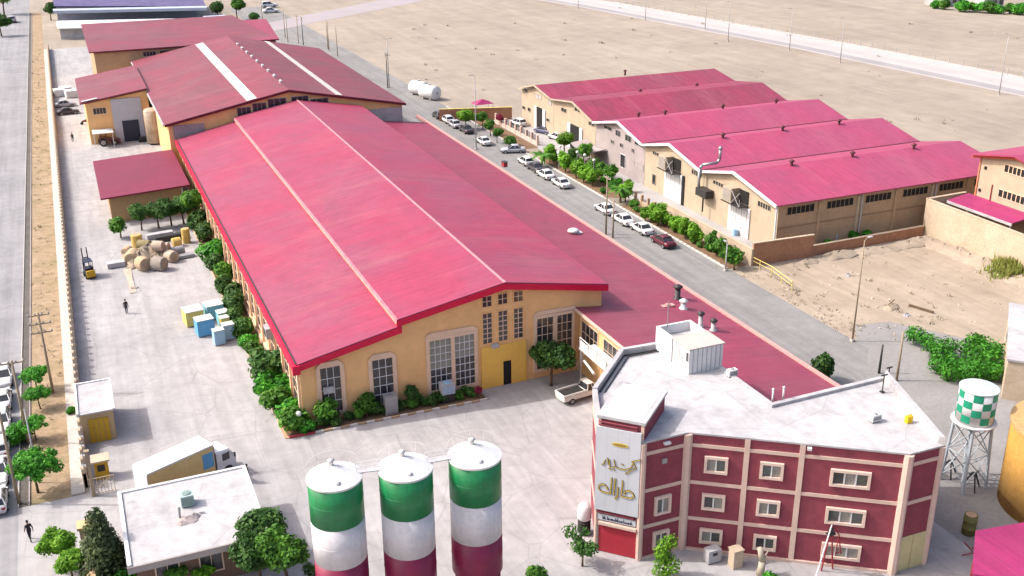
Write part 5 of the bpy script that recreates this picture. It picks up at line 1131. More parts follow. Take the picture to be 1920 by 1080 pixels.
for i, (px, py, wd, lab) in enumerate(((1785, 12, 8, 'far white house left of the trees at the top right'), (1862, 16, 9, 'far pale house between the trees at the top right'))):
    p = G(px, py); t = thing('far_house', lab, 'house', p); MB().box(-wd / 2, 0, 0, wd / 2, 9, 4.5).build('wall', M_WHITED, t, False, False); MB().box(-wd / 2 - .5, -.5, 4.5, wd / 2 + .5, 9.5, 4.9).build('roof', M_WHITE if i == 0 else M_TEAL, t, False, False)
    for k in range(3): MB().box(-wd / 2 + 1 + k * 3, -.1, 1.2, -wd / 2 + 2.6 + k * 3, -.002, 2.8).build('window', M_GLASS, t, False, False)
# scattered scrub and stones on the desert: nobody could count them
r_ = random.Random(21); V = []; Fc = []
def tuft(x, y, s, n=10):
    for _ in range(n):
        a = r_.uniform(0, 6.28); d = r_.random() ** .5 * s; h = s * r_.uniform(.25, .8); k = len(V); c, sn = math.cos(a), math.sin(a)
        bx, by = x + c * d, y + sn * d; w_ = s * .18
        V.extend([(bx - sn * w_, by + c * w_, 0), (bx + sn * w_, by - c * w_, 0), (bx + c * h * .6 + sn * w_ * .4, by + sn * h * .6 - c * w_ * .4, h), (bx + c * h * .6 - sn * w_ * .4, by + sn * h * .6 + c * w_ * .4, h)]); Fc.append((k, k + 1, k + 2, k + 3))
for _ in range(95):
    px, py = r_.uniform(540, 1920), r_.uniform(2, 300); p = G(px, py)
    if p.x < 82 or (81 < p.x < 123 and 100 < p.y < 192) or (p.y > 167 and p.x > 140 and abs(p.x - (192 - max(0, p.y - 167) * .1)) < 22): 
        if not (74 < p.x and p.y > 195): continue
    tuft(p.x, p.y, r_.uniform(.2, .5) * (1 + p.y / 400), 9)
for _ in range(70):
    p = G(r_.uniform(1380, 1920), r_.uniform(440, 640))
    if p.x > 104 or p.y > 102.5 or p.x < 74.5 or p.y < 80: continue
    tuft(p.x, p.y, r_.uniform(.15, .5), 8)
for _ in range(90): tuft(r_.uniform(73.6, 77.5), r_.uniform(80, 103), r_.uniform(.12, .32), 8)
for _ in range(260): tuft(r_.uniform(-8, -5), r_.uniform(84, 330), r_.uniform(.12, .35), 7)
me = bpy.data.meshes.new('scrub'); me.from_pydata(V, [], Fc); me.materials.append(L_SCRUB); me.update()
o = bpy.data.objects.new('scrub', me); C.objects.link(o); tag(o, 'dry scrub tufts scattered over the bare desert ground', 'scrub'); o['kind'] = 'stuff'
b = MB()
for _ in range(260):
    if r_.random() < .65:
        p = G(r_.uniform(1380, 1920), r_.uniform(440, 660))
        if p.x > 104 or p.y > 102.5 or p.x < 74: continue
    else:
        p = G(r_.uniform(600, 1900), r_.uniform(5, 280))
        if p.x < 82 or (81 < p.x < 123 and p.y < 192): continue
    s = r_.uniform(.04, .15) * (1 + p.y / 250); n = 6
    rg = [[(p.x + s * q * math.cos(i * 1.047 + s * 9) * r_.uniform(.7, 1.2), p.y + s * q * math.sin(i * 1.047 + s * 9) * r_.uniform(.7, 1.2), z * s) for i in range(n)] for q, z in ((1, -.1), (.85, .4), (.35, .7))]
    b.loft(rg)
o = b.build('stones', pm('stone', (.42, .35, .29), (.32, .26, .21), 3, .95, isl=.3)); tag(o, 'loose stones scattered over the bare ground', 'stones'); o['kind'] = 'stuff'

# ------------------------------------------------------------------ kerb stones round the hall bed
ks = struct(MB().box(13.0, 87, 0, 13.2, 168, .14).build('bed_kerb', M_BEIGE))
kf = struct(MB().poly([(13.05, 84.28), (13.35, 84.15), (32.6, 83.68), (32.6, 83.80), (13.4, 84.30), (13.22, 86.9), (13.02, 86.9)], 0, .11).build('gable_bed_kerb', M_BRNW))
n = 24
for k in range(n):
    x0 = 13.4 + k * (19.1 / n); M = M_KERBR if k < 3 else (M_KERBW if k % 2 else M_BRNW)
    MB().prism([(x0 + .02, 84.12 - (x0 - 13.4) * .0245), (x0 + .77, 84.12 - (x0 - 12.65) * .0245), (x0 + .77, 84.33 - (x0 - 12.65) * .0245), (x0 + .02, 84.33 - (x0 - 13.4) * .0245)], lambda p: (p[0], p[1], .02), lambda p: (p[0], p[1], .2)).build('kerb_stone', M, kf)
sk = bpy.data.objects['street_kerb']
kme = MB().box(-.13, -.38, .02, .13, .38, .19).mesh('kerb_stone', M_KERBW)
for k in range(50): inst(kme, 'kerb_stone', sk, (73.31, 105 + k * 1.0 if k < 29 else 109 + k * 1.0, 0)) if True else None
# ------------------------------------------------------------------ vehicles
def carmat(name, c): return pm('car_' + name, c, tuple(x * .93 for x in c), 2, .3, spec=.6, dirt=.05)
CARC = {'white': carmat('white', (.66, .65, .65)), 'silver': carmat('silver', (.42, .42, .46)), 'dark': carmat('dark', (.06, .055, .065)), 'navy': carmat('navy', (.08, .08, .16)), 'maroon': carmat('maroon', (.10, .012, .025)), 'cream': carmat('cream', (.62, .60, .56))}
def ring(x, w_, zl, zh, n=0):
    pts = [(-.72 * w_, zl), (-.97 * w_, zl + .1), (-w_, (zl + zh) * .5), (-.95 * w_, zh - .07), (-.80 * w_, zh), (.80 * w_, zh), (.95 * w_, zh - .07), (w_, (zl + zh) * .5), (.97 * w_, zl + .1), (.72 * w_, zl)]
    return [(x, a, b) for a, b in pts]
WHEEL = MB().prism([(.32 * math.cos(i * math.pi / 9), .32 * math.sin(i * math.pi / 9)) for i in range(18)], lambda p: (p[0], -.1, p[1]), lambda p: (p[0], .1, p[1])).mesh('wheel', M_RUB)
RIMM = MB().prism([(.2 * math.cos(i * math.pi / 7), .2 * math.sin(i * math.pi / 7)) for i in range(14)], lambda p: (p[0], -.112, p[1]), lambda p: (p[0], .112, p[1])).mesh('rim', M_RIM)
def quadmb(pts, th, out):
    n = Vector(out).normalized() * th; return MB().prism(pts, lambda p: tuple(Vector(p)), lambda p: tuple(Vector(p) + n))
def make_car(col, kind='sedan'):
    M = CARC[col]; t = thing('parked_car', 'car', 'car')
    W = .84
    if kind == 'sedan':
        prof = [(-2.2, .70, .36, .78), (-2.1, .80, .30, .90), (-1.5, W, .24, .94), (-.7, W, .22, .93), (.9, W, .22, .91), (1.4, W * .98, .24, .86), (2.05, W * .92, .30, .74), (2.22, .66, .38, .62)]
        base = [(-1.45, .93), (1.0, .90)]; top = [(-.85, 1.40), (.15, 1.42)]
    else:
        prof = [(-1.95, .70, .36, .80), (-1.88, .80, .28, .95), (-1.4, W, .24, .97), (.85, W, .22, .93), (1.3, W * .98, .24, .86), (1.9, W * .9, .30, .74), (2.02, .66, .38, .62)]
        base = [(-1.8, .95), (.95, .92)]; top = [(-1.45, 1.44), (.1, 1.46)]
    MB().loft([ring(*q) for q in prof]).build('body', M, t, True, False)
    (xr, zr0), (xf, zf0) = base; (tr, zt), (tf, zt2) = top; wb, wt_ = W * .93, W * .72
    c = {}
    for s in (-1, 1):
        c['br', s] = (xr, s * wb, zr0 - .03); c['bf', s] = (xf, s * wb, zf0 - .03); c['tr', s] = (tr, s * wt_, zt); c['tf', s] = (tf, s * wt_, zt2)
    # cabin glass core, then pillars and roof over it
    g = MB().add([c['br', -1], c['br', 1], c['bf', 1], c['bf', -1], c['tr', -1], c['tr', 1], c['tf', 1], c['tf', -1]], [(0, 4, 5, 1), (2, 6, 7, 3), (1, 5, 6, 2), (0, 3, 7, 4), (4, 7, 6, 5)])
    g.build('windows', M_GLASS, t, False, False)
    MB().loft([[(tr - .12, -wt_ * .9, zt - .05), (tr - .12, wt_ * .9, zt - .05), (tr - .1, wt_ * .8, zt + .02), (tr - .1, -wt_ * .8, zt + .02)], [(tr, -wt_ * 1.05, zt - .03), (tr, wt_ * 1.05, zt - .03), (tr, wt_ * .9, zt + .05), (tr, -wt_ * .9, zt + .05)],
               [(tf, -wt_ * 1.05, zt2 - .03), (tf, wt_ * 1.05, zt2 - .03), (tf, wt_ * .9, zt2 + .05), (tf, -wt_ * .9, zt2 + .05)], [(tf + .14, -wt_ * .9, zt2 - .06), (tf + .14, wt_ * .9, zt2 - .06), (tf + .1, wt_ * .8, zt2 + .01), (tf + .1, -wt_ * .8, zt2 + .01)]]).build('roof', M, t, True, False)
    for s in (-1, 1):
        o = Vector((0, s * .02, 0)); xm = (xr + xf) / 2 - .1
        MB().tube(Vector(c['br', s]) + o, Vector(c['tr', s]) + o, .06, .05, 6).build('pillar', M, t, False, False); MB().tube(Vector(c['bf', s]) + o, Vector(c['tf', s]) + o, .045, .04, 6).build('pillar', M, t, False, False)
        MB().tube((xm, s * (wb + .015), zr0 - .03), ((tr + tf) / 2 + .05, s * (wt_ + .015), zt), .04, .035, 6).build('pillar', M, t, False, False)
        MB().box(xf - .25, s * (W + .03) - .06, .92, xf - .1, s * (W + .03) + .06, 1.04).build('mirror', M, t, False, False)
        L_ = prof[-1][0]; MB().box(L_ - .14, s * .55 - .16, .60, L_ + .01, s * .55 + .16, .72).build('headlight', M_HEAD, t, False, False)
        r0 = prof[0][0]; MB().box(r0 - .02, s * .6 - .14, .62, r0 + .1, s * .6 + .14, .80).build('tail_light', M_TAIL, t, False, False)
        for x in (prof[0][0] + .85, prof[-1][0] - .85):
            wl_ = bpy.data.objects.new('wheel', WHEEL); C.objects.link(wl_); wl_.parent = t; wl_.location = (x, s * (W - .07), .32)
            rm = bpy.data.objects.new('rim', RIMM); C.objects.link(rm); rm.parent = wl_
    MB().box(prof[0][0] - .05, -.7, .34, prof[0][0] + .12, .7, .5).build('bumper', M_DARKM if col != 'white' else M_WHITED, t, False, False)
    MB().box(prof[-1][0] - .12, -.68, .32, prof[-1][0] + .05, .68, .46).build('bumper', M_DARKM if col != 'white' else M_WHITED, t, False, False)
    return t
PROTO = {}; USED = set()
def car(label, px, py, col, kind, rz, group=None, loc=None):
    k = (col, kind)
    if k not in PROTO: PROTO[k] = make_car(col, kind)
    t = PROTO[k] if k not in USED else copy_tree(PROTO[k]); USED.add(k)
    t.location = loc or G(px, py); t.rotation_euler.z = RAD(rz); tag(t, label, 'car')
    if group: t['group'] = group
    elif 'group' in t: del t['group']
    return t
gs = 'cars parked along the street'
for lab, px, py, col, kind, rz in (('maroon car parked nearest at the roadside bed', 1243, 459, 'maroon', 'sedan', 90), ('white car parked just behind the maroon car', 1203, 435, 'white', 'sedan', 90), ('white car parked second behind the maroon car', 1168, 418, 'white', 'sedan', 90), ('white car half hidden behind the twin utility poles', 1134, 398, 'white', 'sedan', 90),
        ('white car parked at the near end of the warehouse garden', 1052, 349, 'white', 'sedan', 90), ('white car second in line beside the warehouse garden', 1023, 333, 'white', 'sedan', 90), ('dark car between white cars beside the garden palm', 1004, 320, 'dark', 'sedan', 90), ('white car ahead of the dark one beside the palm', 986, 308, 'white', 'hatch', 90),
        ('silver car turning out of the warehouse entrance', 962, 286, 'silver', 'sedan', 160), ('white car parked alone by the far street lamp', 907, 270, 'white', 'sedan', 90), ('dark car with pale roof behind the far street lamp', 874, 248, 'dark', 'sedan', 90), ('silver car second in the far line of cars', 853, 238, 'silver', 'sedan', 90), ('white car third in the far line of cars', 839, 229, 'white', 'hatch', 90), ('dark car at the far end of the street line', 822, 221, 'dark', 'hatch', 90)):
    car(lab, px, py, col, kind, rz, gs)
gy = 'cars in the warehouse yard'
car('white hatchback standing in the far warehouse yard entrance', 972, 235, 'white', 'hatch', 100, gy); car('dark blue car parked before the far open warehouse door', 1020, 250, 'navy', 'sedan', 110, gy); car('white car parked between the two open warehouse doors', 1045, 262, 'white', 'sedan', 100, gy)
gl = 'white cars parked along the left road'
for i, (px, py, kind, rz) in enumerate(((10, 716, 'hatch', 90), (10, 757, 'sedan', 90), (10, 800, 'hatch', 90), (9, 845, 'hatch', 90), (6, 893, 'sedan', 90), (-2, 947, 'hatch', 90))):
    p = G(px, py); p.x = -10.6
    car('%s white car from the far end of the line on the left road' % ORD[i], 0, 0, 'white', kind, 90 if i % 2 else -90, gl, p)
car('silver car parked by the far end of the boundary wall', 122, 200, 'silver', 'sedan', 5); car('dark car parked nearer by the boundary wall', 128, 214, 'dark', 'sedan', 5)
car('white far van like car near the cross road, upper of two', 505, 14, 'white', 'hatch', 0).scale = (1.5, 1.3, 1.5); car('white far car near the cross road, lower of two', 508, 24, 'white', 'sedan', 0).scale = (1.3, 1.3, 1.3)
car('grey car driving away on the far left road', 24, 42, 'silver', 'hatch', 90).scale = (1.4, 1.3, 1.5)
# pickup in the shade
p = G(1088, 745); t = thing('pickup', 'cream pickup with open dark bed parked in the gable shade', 'pickup', p, RAD(8))
MB().loft([ring(-2.4, .78, .42, .84), ring(-2.35, .84, .36, .88), ring(.3, .86, .34, .88), ring(.35, .86, .34, .94), ring(1.5, .85, .34, .90), ring(2.3, .76, .4, .78)]).build('body', CARC['cream'], t, False, False)
MB().box(-2.25, -.72, .882, .2, .72, .9).build('bed_floor', M_DARKM, t, False, False)
for q in ((-2.35, -.82, .25, -.73), (-2.35, .73, .25, .82)): MB().box(q[0], q[1], .885, q[2], q[3], 1.12).build('bed_side', CARC['cream'], t, False, False)
MB().box(-2.42, -.82, .885, -2.33, .82, 1.12).build('tailgate', M_WHITE, t, False, False)
MB().loft([[(.3, -.78, .94), (.3, .78, .94), (1.55, .78, .9), (1.55, -.78, .9)], [(.42, -.62, 1.55), (.42, .62, 1.55), (1.0, .62, 1.55), (1.0, -.62, 1.55)]]).build('cab_windows', M_GLASS, t, False, False)
MB().box(.36, -.66, 1.551, 1.06, .66, 1.61).build('cab_roof', CARC['cream'], t, False, False)
for s in (-1, 1):
    for q0, q1 in (((.34, s * .76, .94), (.44, s * .63, 1.55)), ((1.5, s * .76, .92), (1.02, s * .63, 1.55)), ((.95, s * .79, .93), (.8, s * .64, 1.55))): MB().tube(q0, q1, .045, n=6).build('pillar', CARC['cream'], t, False, False)
    for x in (-1.5, 1.5):
        wl_ = bpy.data.objects.new('wheel', WHEEL); C.objects.link(wl_); wl_.parent = t; wl_.location = (x, s * .79, .33)
        rm = bpy.data.objects.new('rim', RIMM); C.objects.link(rm); rm.parent = wl_
# box lorry behind the guardhouse
a, b_ = Vector((.75, 78.2, 0)), Vector((5.95, 80.65, 0)); d = (b_ - a).normalized(); ang = math.atan2(d.y, d.x)
t = thing('box_lorry', 'lorry with long white topped tan box body and white cab behind the guardhouse', 'lorry', a, ang); L = (b_ - a).length
MB().box(-.3, -1.05, .95, L, 1.05, 3.35).build('cargo_box', pm('cargo_tan', (.62, .42, .18), (.66, .50, .22), .6, .6, dirt=.1), t, False, False)
MB().box(-.33, -1.1, 3.352, L + .03, 1.1, 3.5).build('box_roof', M_WHITE, t, False, False)
MB().box(-.37, -1.08, .95, -.301, 1.08, 3.35).build('rear_door', M_WHITE, t, False, False)
MB().box(L - 1.1, -1.075, 1.5, L - .1, -1.052, 2.9).build('blue_panel', M_BLUEB, t, False, False)
MB().box(-.2, -.5, .55, L + 2.2, .5, .949).build('chassis', M_DARKM, t, False, False)
MB().box(L + .001, -1.0, .9, L + .1, 1.0, 3.2).build('headboard', M_DARKM, t, False, False)
MB().loft([[(L + .2, y_, z_) for y_, z_ in ((-1, .6), (1, .6), (1, 2.35), (.9, 2.5), (-.9, 2.5), (-1, 2.35))], [(L + 1.5, y_, z_) for y_, z_ in ((-1, .6), (1, .6), (.98, 2.25), (.86, 2.4), (-.86, 2.4), (-.98, 2.25))], [(L + 2.05, y_, z_) for y_, z_ in ((-.98, .6), (.98, .6), (.96, 1.45), (.94, 1.5), (-.94, 1.5), (-.96, 1.45))]]).build('cab', CARC['white'], t, False, False)
MB().add([(L + 1.56, -.8, 2.2), (L + 1.56, .8, 2.2), (L + 2.09, .84, 1.52), (L + 2.09, -.84, 1.52), (L + 1.5, -.8, 2.2), (L + 1.5, .8, 2.2), (L + 2.03, .84, 1.48), (L + 2.03, -.84, 1.48)], [(0, 1, 2, 3), (4, 7, 6, 5), (0, 3, 7, 4), (1, 5, 6, 2), (0, 4, 5, 1), (3, 2, 6, 7)]).build('windscreen', M_GLASS, t, False, False)
for s in (-1, 1):
    MB().box(L + .75, s * 1.0 - .015, 1.5, L + 1.45, s * 1.0 + .015, 2.15).build('side_window', M_GLASS, t, False, False)
    MB().tube((L + 1.7, s * 1.0, 1.9), (L + 1.8, s * 1.3, 1.95), .03, n=5).box(L + 1.74, s * 1.3 - .1, 1.65, L + 1.82, s * 1.3 + .1, 2.05).build('mirror', M_DARKM, t, False, False)
    for x in (.7, L - 1.0, L + 1.2):
        wl_ = bpy.data.objects.new('wheel', WHEEL); C.objects.link(wl_); wl_.parent = t; wl_.location = (x, s * .9, .46); wl_.scale = (1.45, 1.4, 1.45)
        rm = bpy.data.objects.new('rim', RIMM); C.objects.link(rm); rm.parent = wl_
# red tractor under the awning
p = G(200, 272); t = thing('tractor', 'dark red tractor under the white awning by the annex', 'tractor', p, RAD(5))
MB().loft([[(-1.0, -.5, .8), (-1.0, .5, .8), (-1.0, .5, 1.5), (-1.0, -.5, 1.5)], [(.2, -.4, .7), (.2, .4, .7), (.2, .38, 1.45), (.2, -.38, 1.45)], [(1.9, -.32, .7), (1.9, .32, .7), (1.9, .28, 1.25), (1.9, -.28, 1.25)]]).build('hood', CARC['maroon'], t, False, False)
MB().box(-.9, -.7, 1.5, .2, .7, 1.56).tube((-.8, -.6, 1.5), (-.8, -.6, 2.4), .05).tube((-.8, .6, 1.5), (-.8, .6, 2.4), .05).tube((.1, -.6, 1.5), (.1, -.6, 2.4), .05).tube((.1, .6, 1.5), (.1, .6, 2.4), .05).box(-1.0, -.8, 2.4, .3, .8, 2.5).build('cab_frame', CARC['maroon'], t, False, False)
for x, s, k in ((-.6, -.8, 2.2), (-.6, .8, 2.2), (1.4, -.6, 1.4), (1.4, .6, 1.4)):
    wl_ = bpy.data.objects.new('wheel', WHEEL); C.objects.link(wl_); wl_.parent = t; wl_.location = (x, s, .32 * k); wl_.scale = (k, 1.6, k); rm = bpy.data.objects.new('rim', RIMM); C.objects.link(rm); rm.parent = wl_
MB().box(2.0, -1.0, .3, 2.5, 1.0, .9).tube((.8, -.5, .9), (2.1, -.6, .6), .07).tube((.8, .5, .9), (2.1, .6, .6), .07).build('loader', CARC['maroon'], t, False, False)
# forklift
p = G(168, 518); t = thing('forklift', 'yellow and dark forklift with raised mast standing in the yard', 'forklift', p, RAD(100))
MB().box(-1.1, -.5, .25, .7, .5, 1.0).build('body', M_CLOTH2, t, False, False); MB().box(-1.35, -.52, .3, -1.101, .52, 1.15).build('counterweight', M_YGATE, t, False, False)
MB().box(-.8, -.45, 1.001, .2, .45, 1.35).build('seat', M_CLOTH2, t, False, False)
for q in ((-.8, -.45), (-.8, .45), (.6, -.45), (.6, .45)): MB().tube((*q, 1.0), (*q, 2.15), .04, n=6).build('guard_post', M_DARKM, t, False, False)
MB().box(-.9, -.52, 2.15, .7, .52, 2.2).build('overhead_guard', M_NAVY, t, False, False)
for s in (-.3, .3): MB().box(.82, s - .06, .1, .94, s + .06, 3.6).build('mast', M_DARKM, t, False, False); MB().box(.95, s - .07, .12, 2.0, s + .07, .18).build('fork', M_DARKM, t, False, False)
MB().box(.83, -.24, 2.2, .93, .24, 2.32).build('mast_crossbar', M_DARKM, t, False, False)
for x, s in ((-.8, -.5), (-.8, .5), (.45, -.5), (.45, .5)):
    wl_ = bpy.data.objects.new('wheel', WHEEL); C.objects.link(wl_); wl_.parent = t; wl_.location = (x, s, .28); wl_.scale = (.85, 1, .85)
# small motorcycle by the annex
p = G(160, 233); t = thing('motorcycle', 'small maroon motorcycle standing left of the annex', 'motorcycle', p, RAD(20))
for x in (-.65, .65):
    wl_ = bpy.data.objects.new('wheel', WHEEL); C.objects.link(wl_); wl_.parent = t; wl_.location = (x, 0, .3); wl_.scale = (1, .5, 1)
MB().loft([[(-.6, -.12, .55), (-.6, .12, .55), (-.6, .1, .8), (-.6, -.1, .8)], [(.2, -.16, .45), (.2, .16, .45), (.2, .14, .95), (.2, -.14, .95)], [(.5, -.06, .7), (.5, .06, .7), (.5, .05, .95), (.5, -.05, .95)]]).build('frame', CARC['maroon'], t, False, False)
MB().tube((.65, 0, .3), (.4, 0, 1.05), .04, n=6).tube((.4, -.35, 1.08), (.4, .35, 1.08), .025, n=6).build('handlebar', M_DARKM, t, False, False)

# ------------------------------------------------------------------ poles
def lamp_pole(label, p, h, arm, rz=0, twin=False, M=None):
    t = thing('street_lamp', label, 'street lamp', p, rz); M = M or M_STEEL
    MB().tube((0, 0, 0), (0, 0, h), .11, .06, 10).build('pole', M, t, True, False)
    for s in ((1, -1) if twin else (1,)):
        MB().path([(0, 0, h - .1), (s * arm * .5, 0, h + .25), (s * arm, 0, h + .3)], .04, 6).build('arm', M, t, False, False)
        MB().box(s * arm - .1, -.12, h + .22, s * arm + .45 * s if s > 0 else s * arm + .1, .12, h + .34).build('lamp_head', M_WHITED, t, False, False) if s > 0 else MB().box(-arm - .45, -.12, h + .22, -arm + .1, .12, h + .34).build('lamp_head', M_WHITED, t, False, False)
    MB().box(-.2, -.2, 0, .2, .2, .25).build('base', M_KERB, t, False, False)
lamp_pole('tall brown lamp pole on the bare plot beside the street', G(1598, 640), 11.5, .5, 0, False, M_WOOD)
lamp_pole('tall pale lamp pole by the far line of cars', G(893, 280), 13.2, .7, 3.1, False, M_WHITED)
lamp_pole('short pale lamp pole at the end of the roadside bed', G(1360, 508), 3.6, .3, 1.57, False, M_WHITED)
lamp_pole('thin lamp pole standing on the far desert left of the tanks', G(730, 165), 11, .7, 0, True)
for i, q in enumerate(((1575, 118), (1873, 178), (1480, 95), (1365, 78), (1322, 55), (1210, 38), (1084, 16))):
    lamp_pole('%s lamp pole from the right along the far highway' % ORD[(1, 0, 2, 3, 4, 5, 6)[i]], G(*q), 11 if i != 1 else 13, 1.0, 3.1, False, M_WHITED)
def util_pole(label, p, h, rz=0, arms=(0,), M=None, r=.14):
    t = thing('utility_pole', label, 'utility pole', p, rz)
    MB().tube((0, 0, 0), (0, 0, h), r, r * .65, 10).build('pole', M or M_WOOD, t, True, False)
    for k in arms:
        z = h - .25 - k * .9; a = MB().box(-1.0, -.06, z - .06, 1.0, .06, z + .06).build('crossarm', M_WOOD, t, False, False)
        for x in (-.9, -.3, .3, .9): MB().lathe([(.05, z + .06), (.08, z + .12), (.08, z + .2), (.03, z + .26)], x, 0, 8).build('insulator', M_WHITED, a, False, False)
    return t
util_pole('leaning looking utility pole with crossarms on the earth strip behind the booth', G(100, 737), 8.6, 0, (0, 1, 2))
util_pole('utility pole with crossarm beside the line of parked white cars', G(54, 832), 8.3, 0, (0,))
util_pole('thin utility pole by the nearest parked white car and umbrella tree', G(36, 945), 10.5, 0, ())
util_pole('thin pale pole rising through the umbrella shaped tree', G(74, 905), 7.0, 0, (), M_WHITED, .08)
util_pole('left of the twin utility poles between the street cars', G(1136, 440), 8.4, 1.57, (0,))
util_pole('right of the twin utility poles between the street cars, shorter', G(1149, 446), 5.5, 1.57, ())
util_pole('pale utility pole on the street behind the office roof', G(1681, 714), 5.4, 0, ())
util_pole('short dark pole behind the back right office corner', G(1648, 700), 3.2, 0, (), M_DARKM)
for i, q in enumerate(((727, 165), (633, 105), (617, 95), (569, 85), (560, 82), (540, 80), (535, 70), (493, 45), (615, 92))):
    util_pole('%s thin far utility pole behind the rear hall' % ORD[i], G(*q), 8, 1.57, (0, 1) if i in (0, 2, 3, 4) else (), M_DARKM if i in (0, 3) else M_WOOD, .12)
# fence posts on the far edge of the highway
fp = thing('highway_fence', 'line of short pale posts along the far edge of the highway', 'fence', (200, 170, 0)); pme = MB().box(-.07, -.07, 0, .07, .07, 1.7).mesh('post', M_WHITED)
for k in range(46):
    y = 150 + k * 4.4; x = 192.1 + (187.4 - 192.1) * (y - 167) / 72 if y < 239 else 187.4 + (173.8 - 187.4) * (y - 239) / 112
    inst(pme, 'post', fp, (x + 15.5, y, 0))
MB().prism([(207.6, 150), (207.6, 167), (202.9, 239), (189.3, 351), (189.55, 351), (203.15, 239), (207.85, 167), (207.85, 150)], lambda p: (p[0], p[1], 0), lambda p: (p[0], p[1], .4)).build('base_wall', M_GRAVEL, fp)

# ------------------------------------------------------------------ goods in the yard
gb = 'coloured crates by the main hall'
def crate(label, px, py, sx, sy, sz, M, rz=8):
    p = G(px, py); t = thing('crate', label, 'crate', p + Vector((0, sy / 2, 0)), RAD(rz), gb)
    MB().box(-sx / 2, -sy / 2, .1, sx / 2, sy / 2, sz).build('body', M, t, False, False)
    MB().box(-sx / 2 - .03, -sy / 2 - .03, sz + .002, sx / 2 + .03, sy / 2 + .03, sz + .07).build('lid', M_BOXTOP, t, False, False)
    for s in (-1, 0, 1): MB().box(s * sx * .42 - .08, -sy / 2, 0, s * sx * .42 + .08, sy / 2, .098).build('skid', M_WOOD, t, False, False)
crate('pale yellow crate, leftmost of the coloured crates', 366, 612, 2.0, 2.0, 1.75, M_YELB); crate('teal crate at the back of the coloured crates', 404, 600, 1.9, 1.8, 1.7, M_TEAL)
crate('large mid blue crate in the middle of the coloured crates', 387, 631, 1.85, 1.5, 1.9, M_BLUEB); crate('dark teal crate behind the small yellow topped one', 421, 612, 1.2, 1.2, 1.6, M_TEAL)
crate('small pale yellow topped crate between the blue crates', 424, 622, .95, .9, 1.6, M_YELB); crate('light blue crate, rightmost of the coloured crates', 431, 638, 1.2, 1.0, 1.75, M_BLUEL); crate('narrow light blue crate nearest the camera of the coloured crates', 413, 648, 1.15, .9, 1.7, M_BLUEL)
gr = 'rolls and bales piled in the yard'
def roll(label, px, py, r, L, rz, M, tilt=0, z=0):
    r *= .85; L *= .9; p = G(px, py, z); t = thing('fabric_roll', label, 'roll', p + Vector((0, 0, r * .96 if not tilt else 0)), RAD(rz), gr)
    n = 20; rg = []
    for x, q in ((-L / 2, .9), (-L / 2 + .06, 1), (0, 1.03), (L / 2 - .06, 1), (L / 2, .9)): rg.append([(x, r * q * math.cos(2 * math.pi * i / n), r * q * math.sin(2 * math.pi * i / n)) for i in range(n)])
    MB().loft(rg).build('winding', M, t, False, False)
    for s in (-1, 1):
        MB().tube((s * (L / 2 - .02), 0, 0), (s * (L / 2 + .03), 0, 0), r * .22, n=12).build('core', M_BRNW, t, False, False)
        MB().tube((s * (L / 2 - .03), 0, 0), (s * (L / 2 + .012), 0, 0), r * .6, n=16).build('inner_winding', M_CANV, t, False, False)
    if tilt: t.rotation_euler.y = RAD(tilt); t.location.z = L / 2
M_R1 = pm('roll_beige', (.46, .34, .22), (.38, .27, .17), 1.2, .9, dirt=.2); M_R2 = pm('roll_pink', (.48, .38, .31), (.40, .31, .24), 1.2, .9, dirt=.2); M_R3 = pm('roll_grey', (.32, .275, .24), (.25, .21, .18), 1.2, .9, dirt=.25); M_R4 = pm('roll_yellow', (.55, .38, .12), (.48, .33, .1), 1.2, .9, dirt=.2)
hp = thing('cloth_heap', 'loose straw coloured cloth heap under the rolls', 'heap', G(285, 492)); mound([(-1.2, .4, 2.3, 1.9, 1.5), (1.4, .6, 2.1, 1.7, 1.3), (0, 2.0, 2.7, 1.7, 1.7), (2.8, 1.6, 1.5, 1.3, 1.0), (-2.4, 2.2, 1.4, 1.3, 1.3), (-2.2, -.4, 1.1, 1.4, .9), (-.2, -.6, 1.1, 1.0, .8)]).build('heap', M_CANV, hp, True, False)
for _k in range(16): MB().tube((random.uniform(-2.6, 2.8), random.uniform(-.5, 2.6), random.uniform(.3, .9)), (random.uniform(-2.6, 2.8), random.uniform(-.5, 2.6), random.uniform(.5, 1.3)), .16, .1, 6).build('cloth_twist', random.choice((M_CANV, M_BEIGE, M_R2)), hp, True, False)
roll('beige roll with visible end, front left of the pile', 270, 506, 1.05, 1.7, -65, M_R1); roll('dark grey roll at the front of the pile', 300, 506, 1.05, 1.8, -40, M_R3); roll('pinkish roll behind the grey one', 307, 482, 1.2, 1.9, -20, M_R2); roll('long pale beige roll on the left of the pile', 250, 492, 1.0, 2.6, 75, M_R1)
roll('pink beige roll at the right of the pile', 322, 490, .9, 1.6, -60, M_R2); roll('pale grey roll lying flat at the right end of the pile', 333, 478, .7, 2.0, 15, M_GREYM); roll('tan roll standing upright behind the pile', 258, 462, .85, 1.9, 0, M_R4, 90); roll('yellow roll lying near the bushes', 332, 462, .75, 1.3, 10, M_R4); roll('second yellow roll upright against the bushes', 350, 455, .65, 2.3, 0, M_R4, 90)
roll('olive roll behind the tan upright roll', 272, 468, .8, 2.0, -35, pm('roll_olive', (.24, .20, .10), (.2, .16, .08), 1.2, .9, dirt=.2)); roll('brown roll on the left edge of the pile', 240, 478, .7, 1.5, 60, M_R1); roll('pink roll stacked on top of the pile', 298, 470, .8, 1.6, -30, M_R2, 0, 1.3)
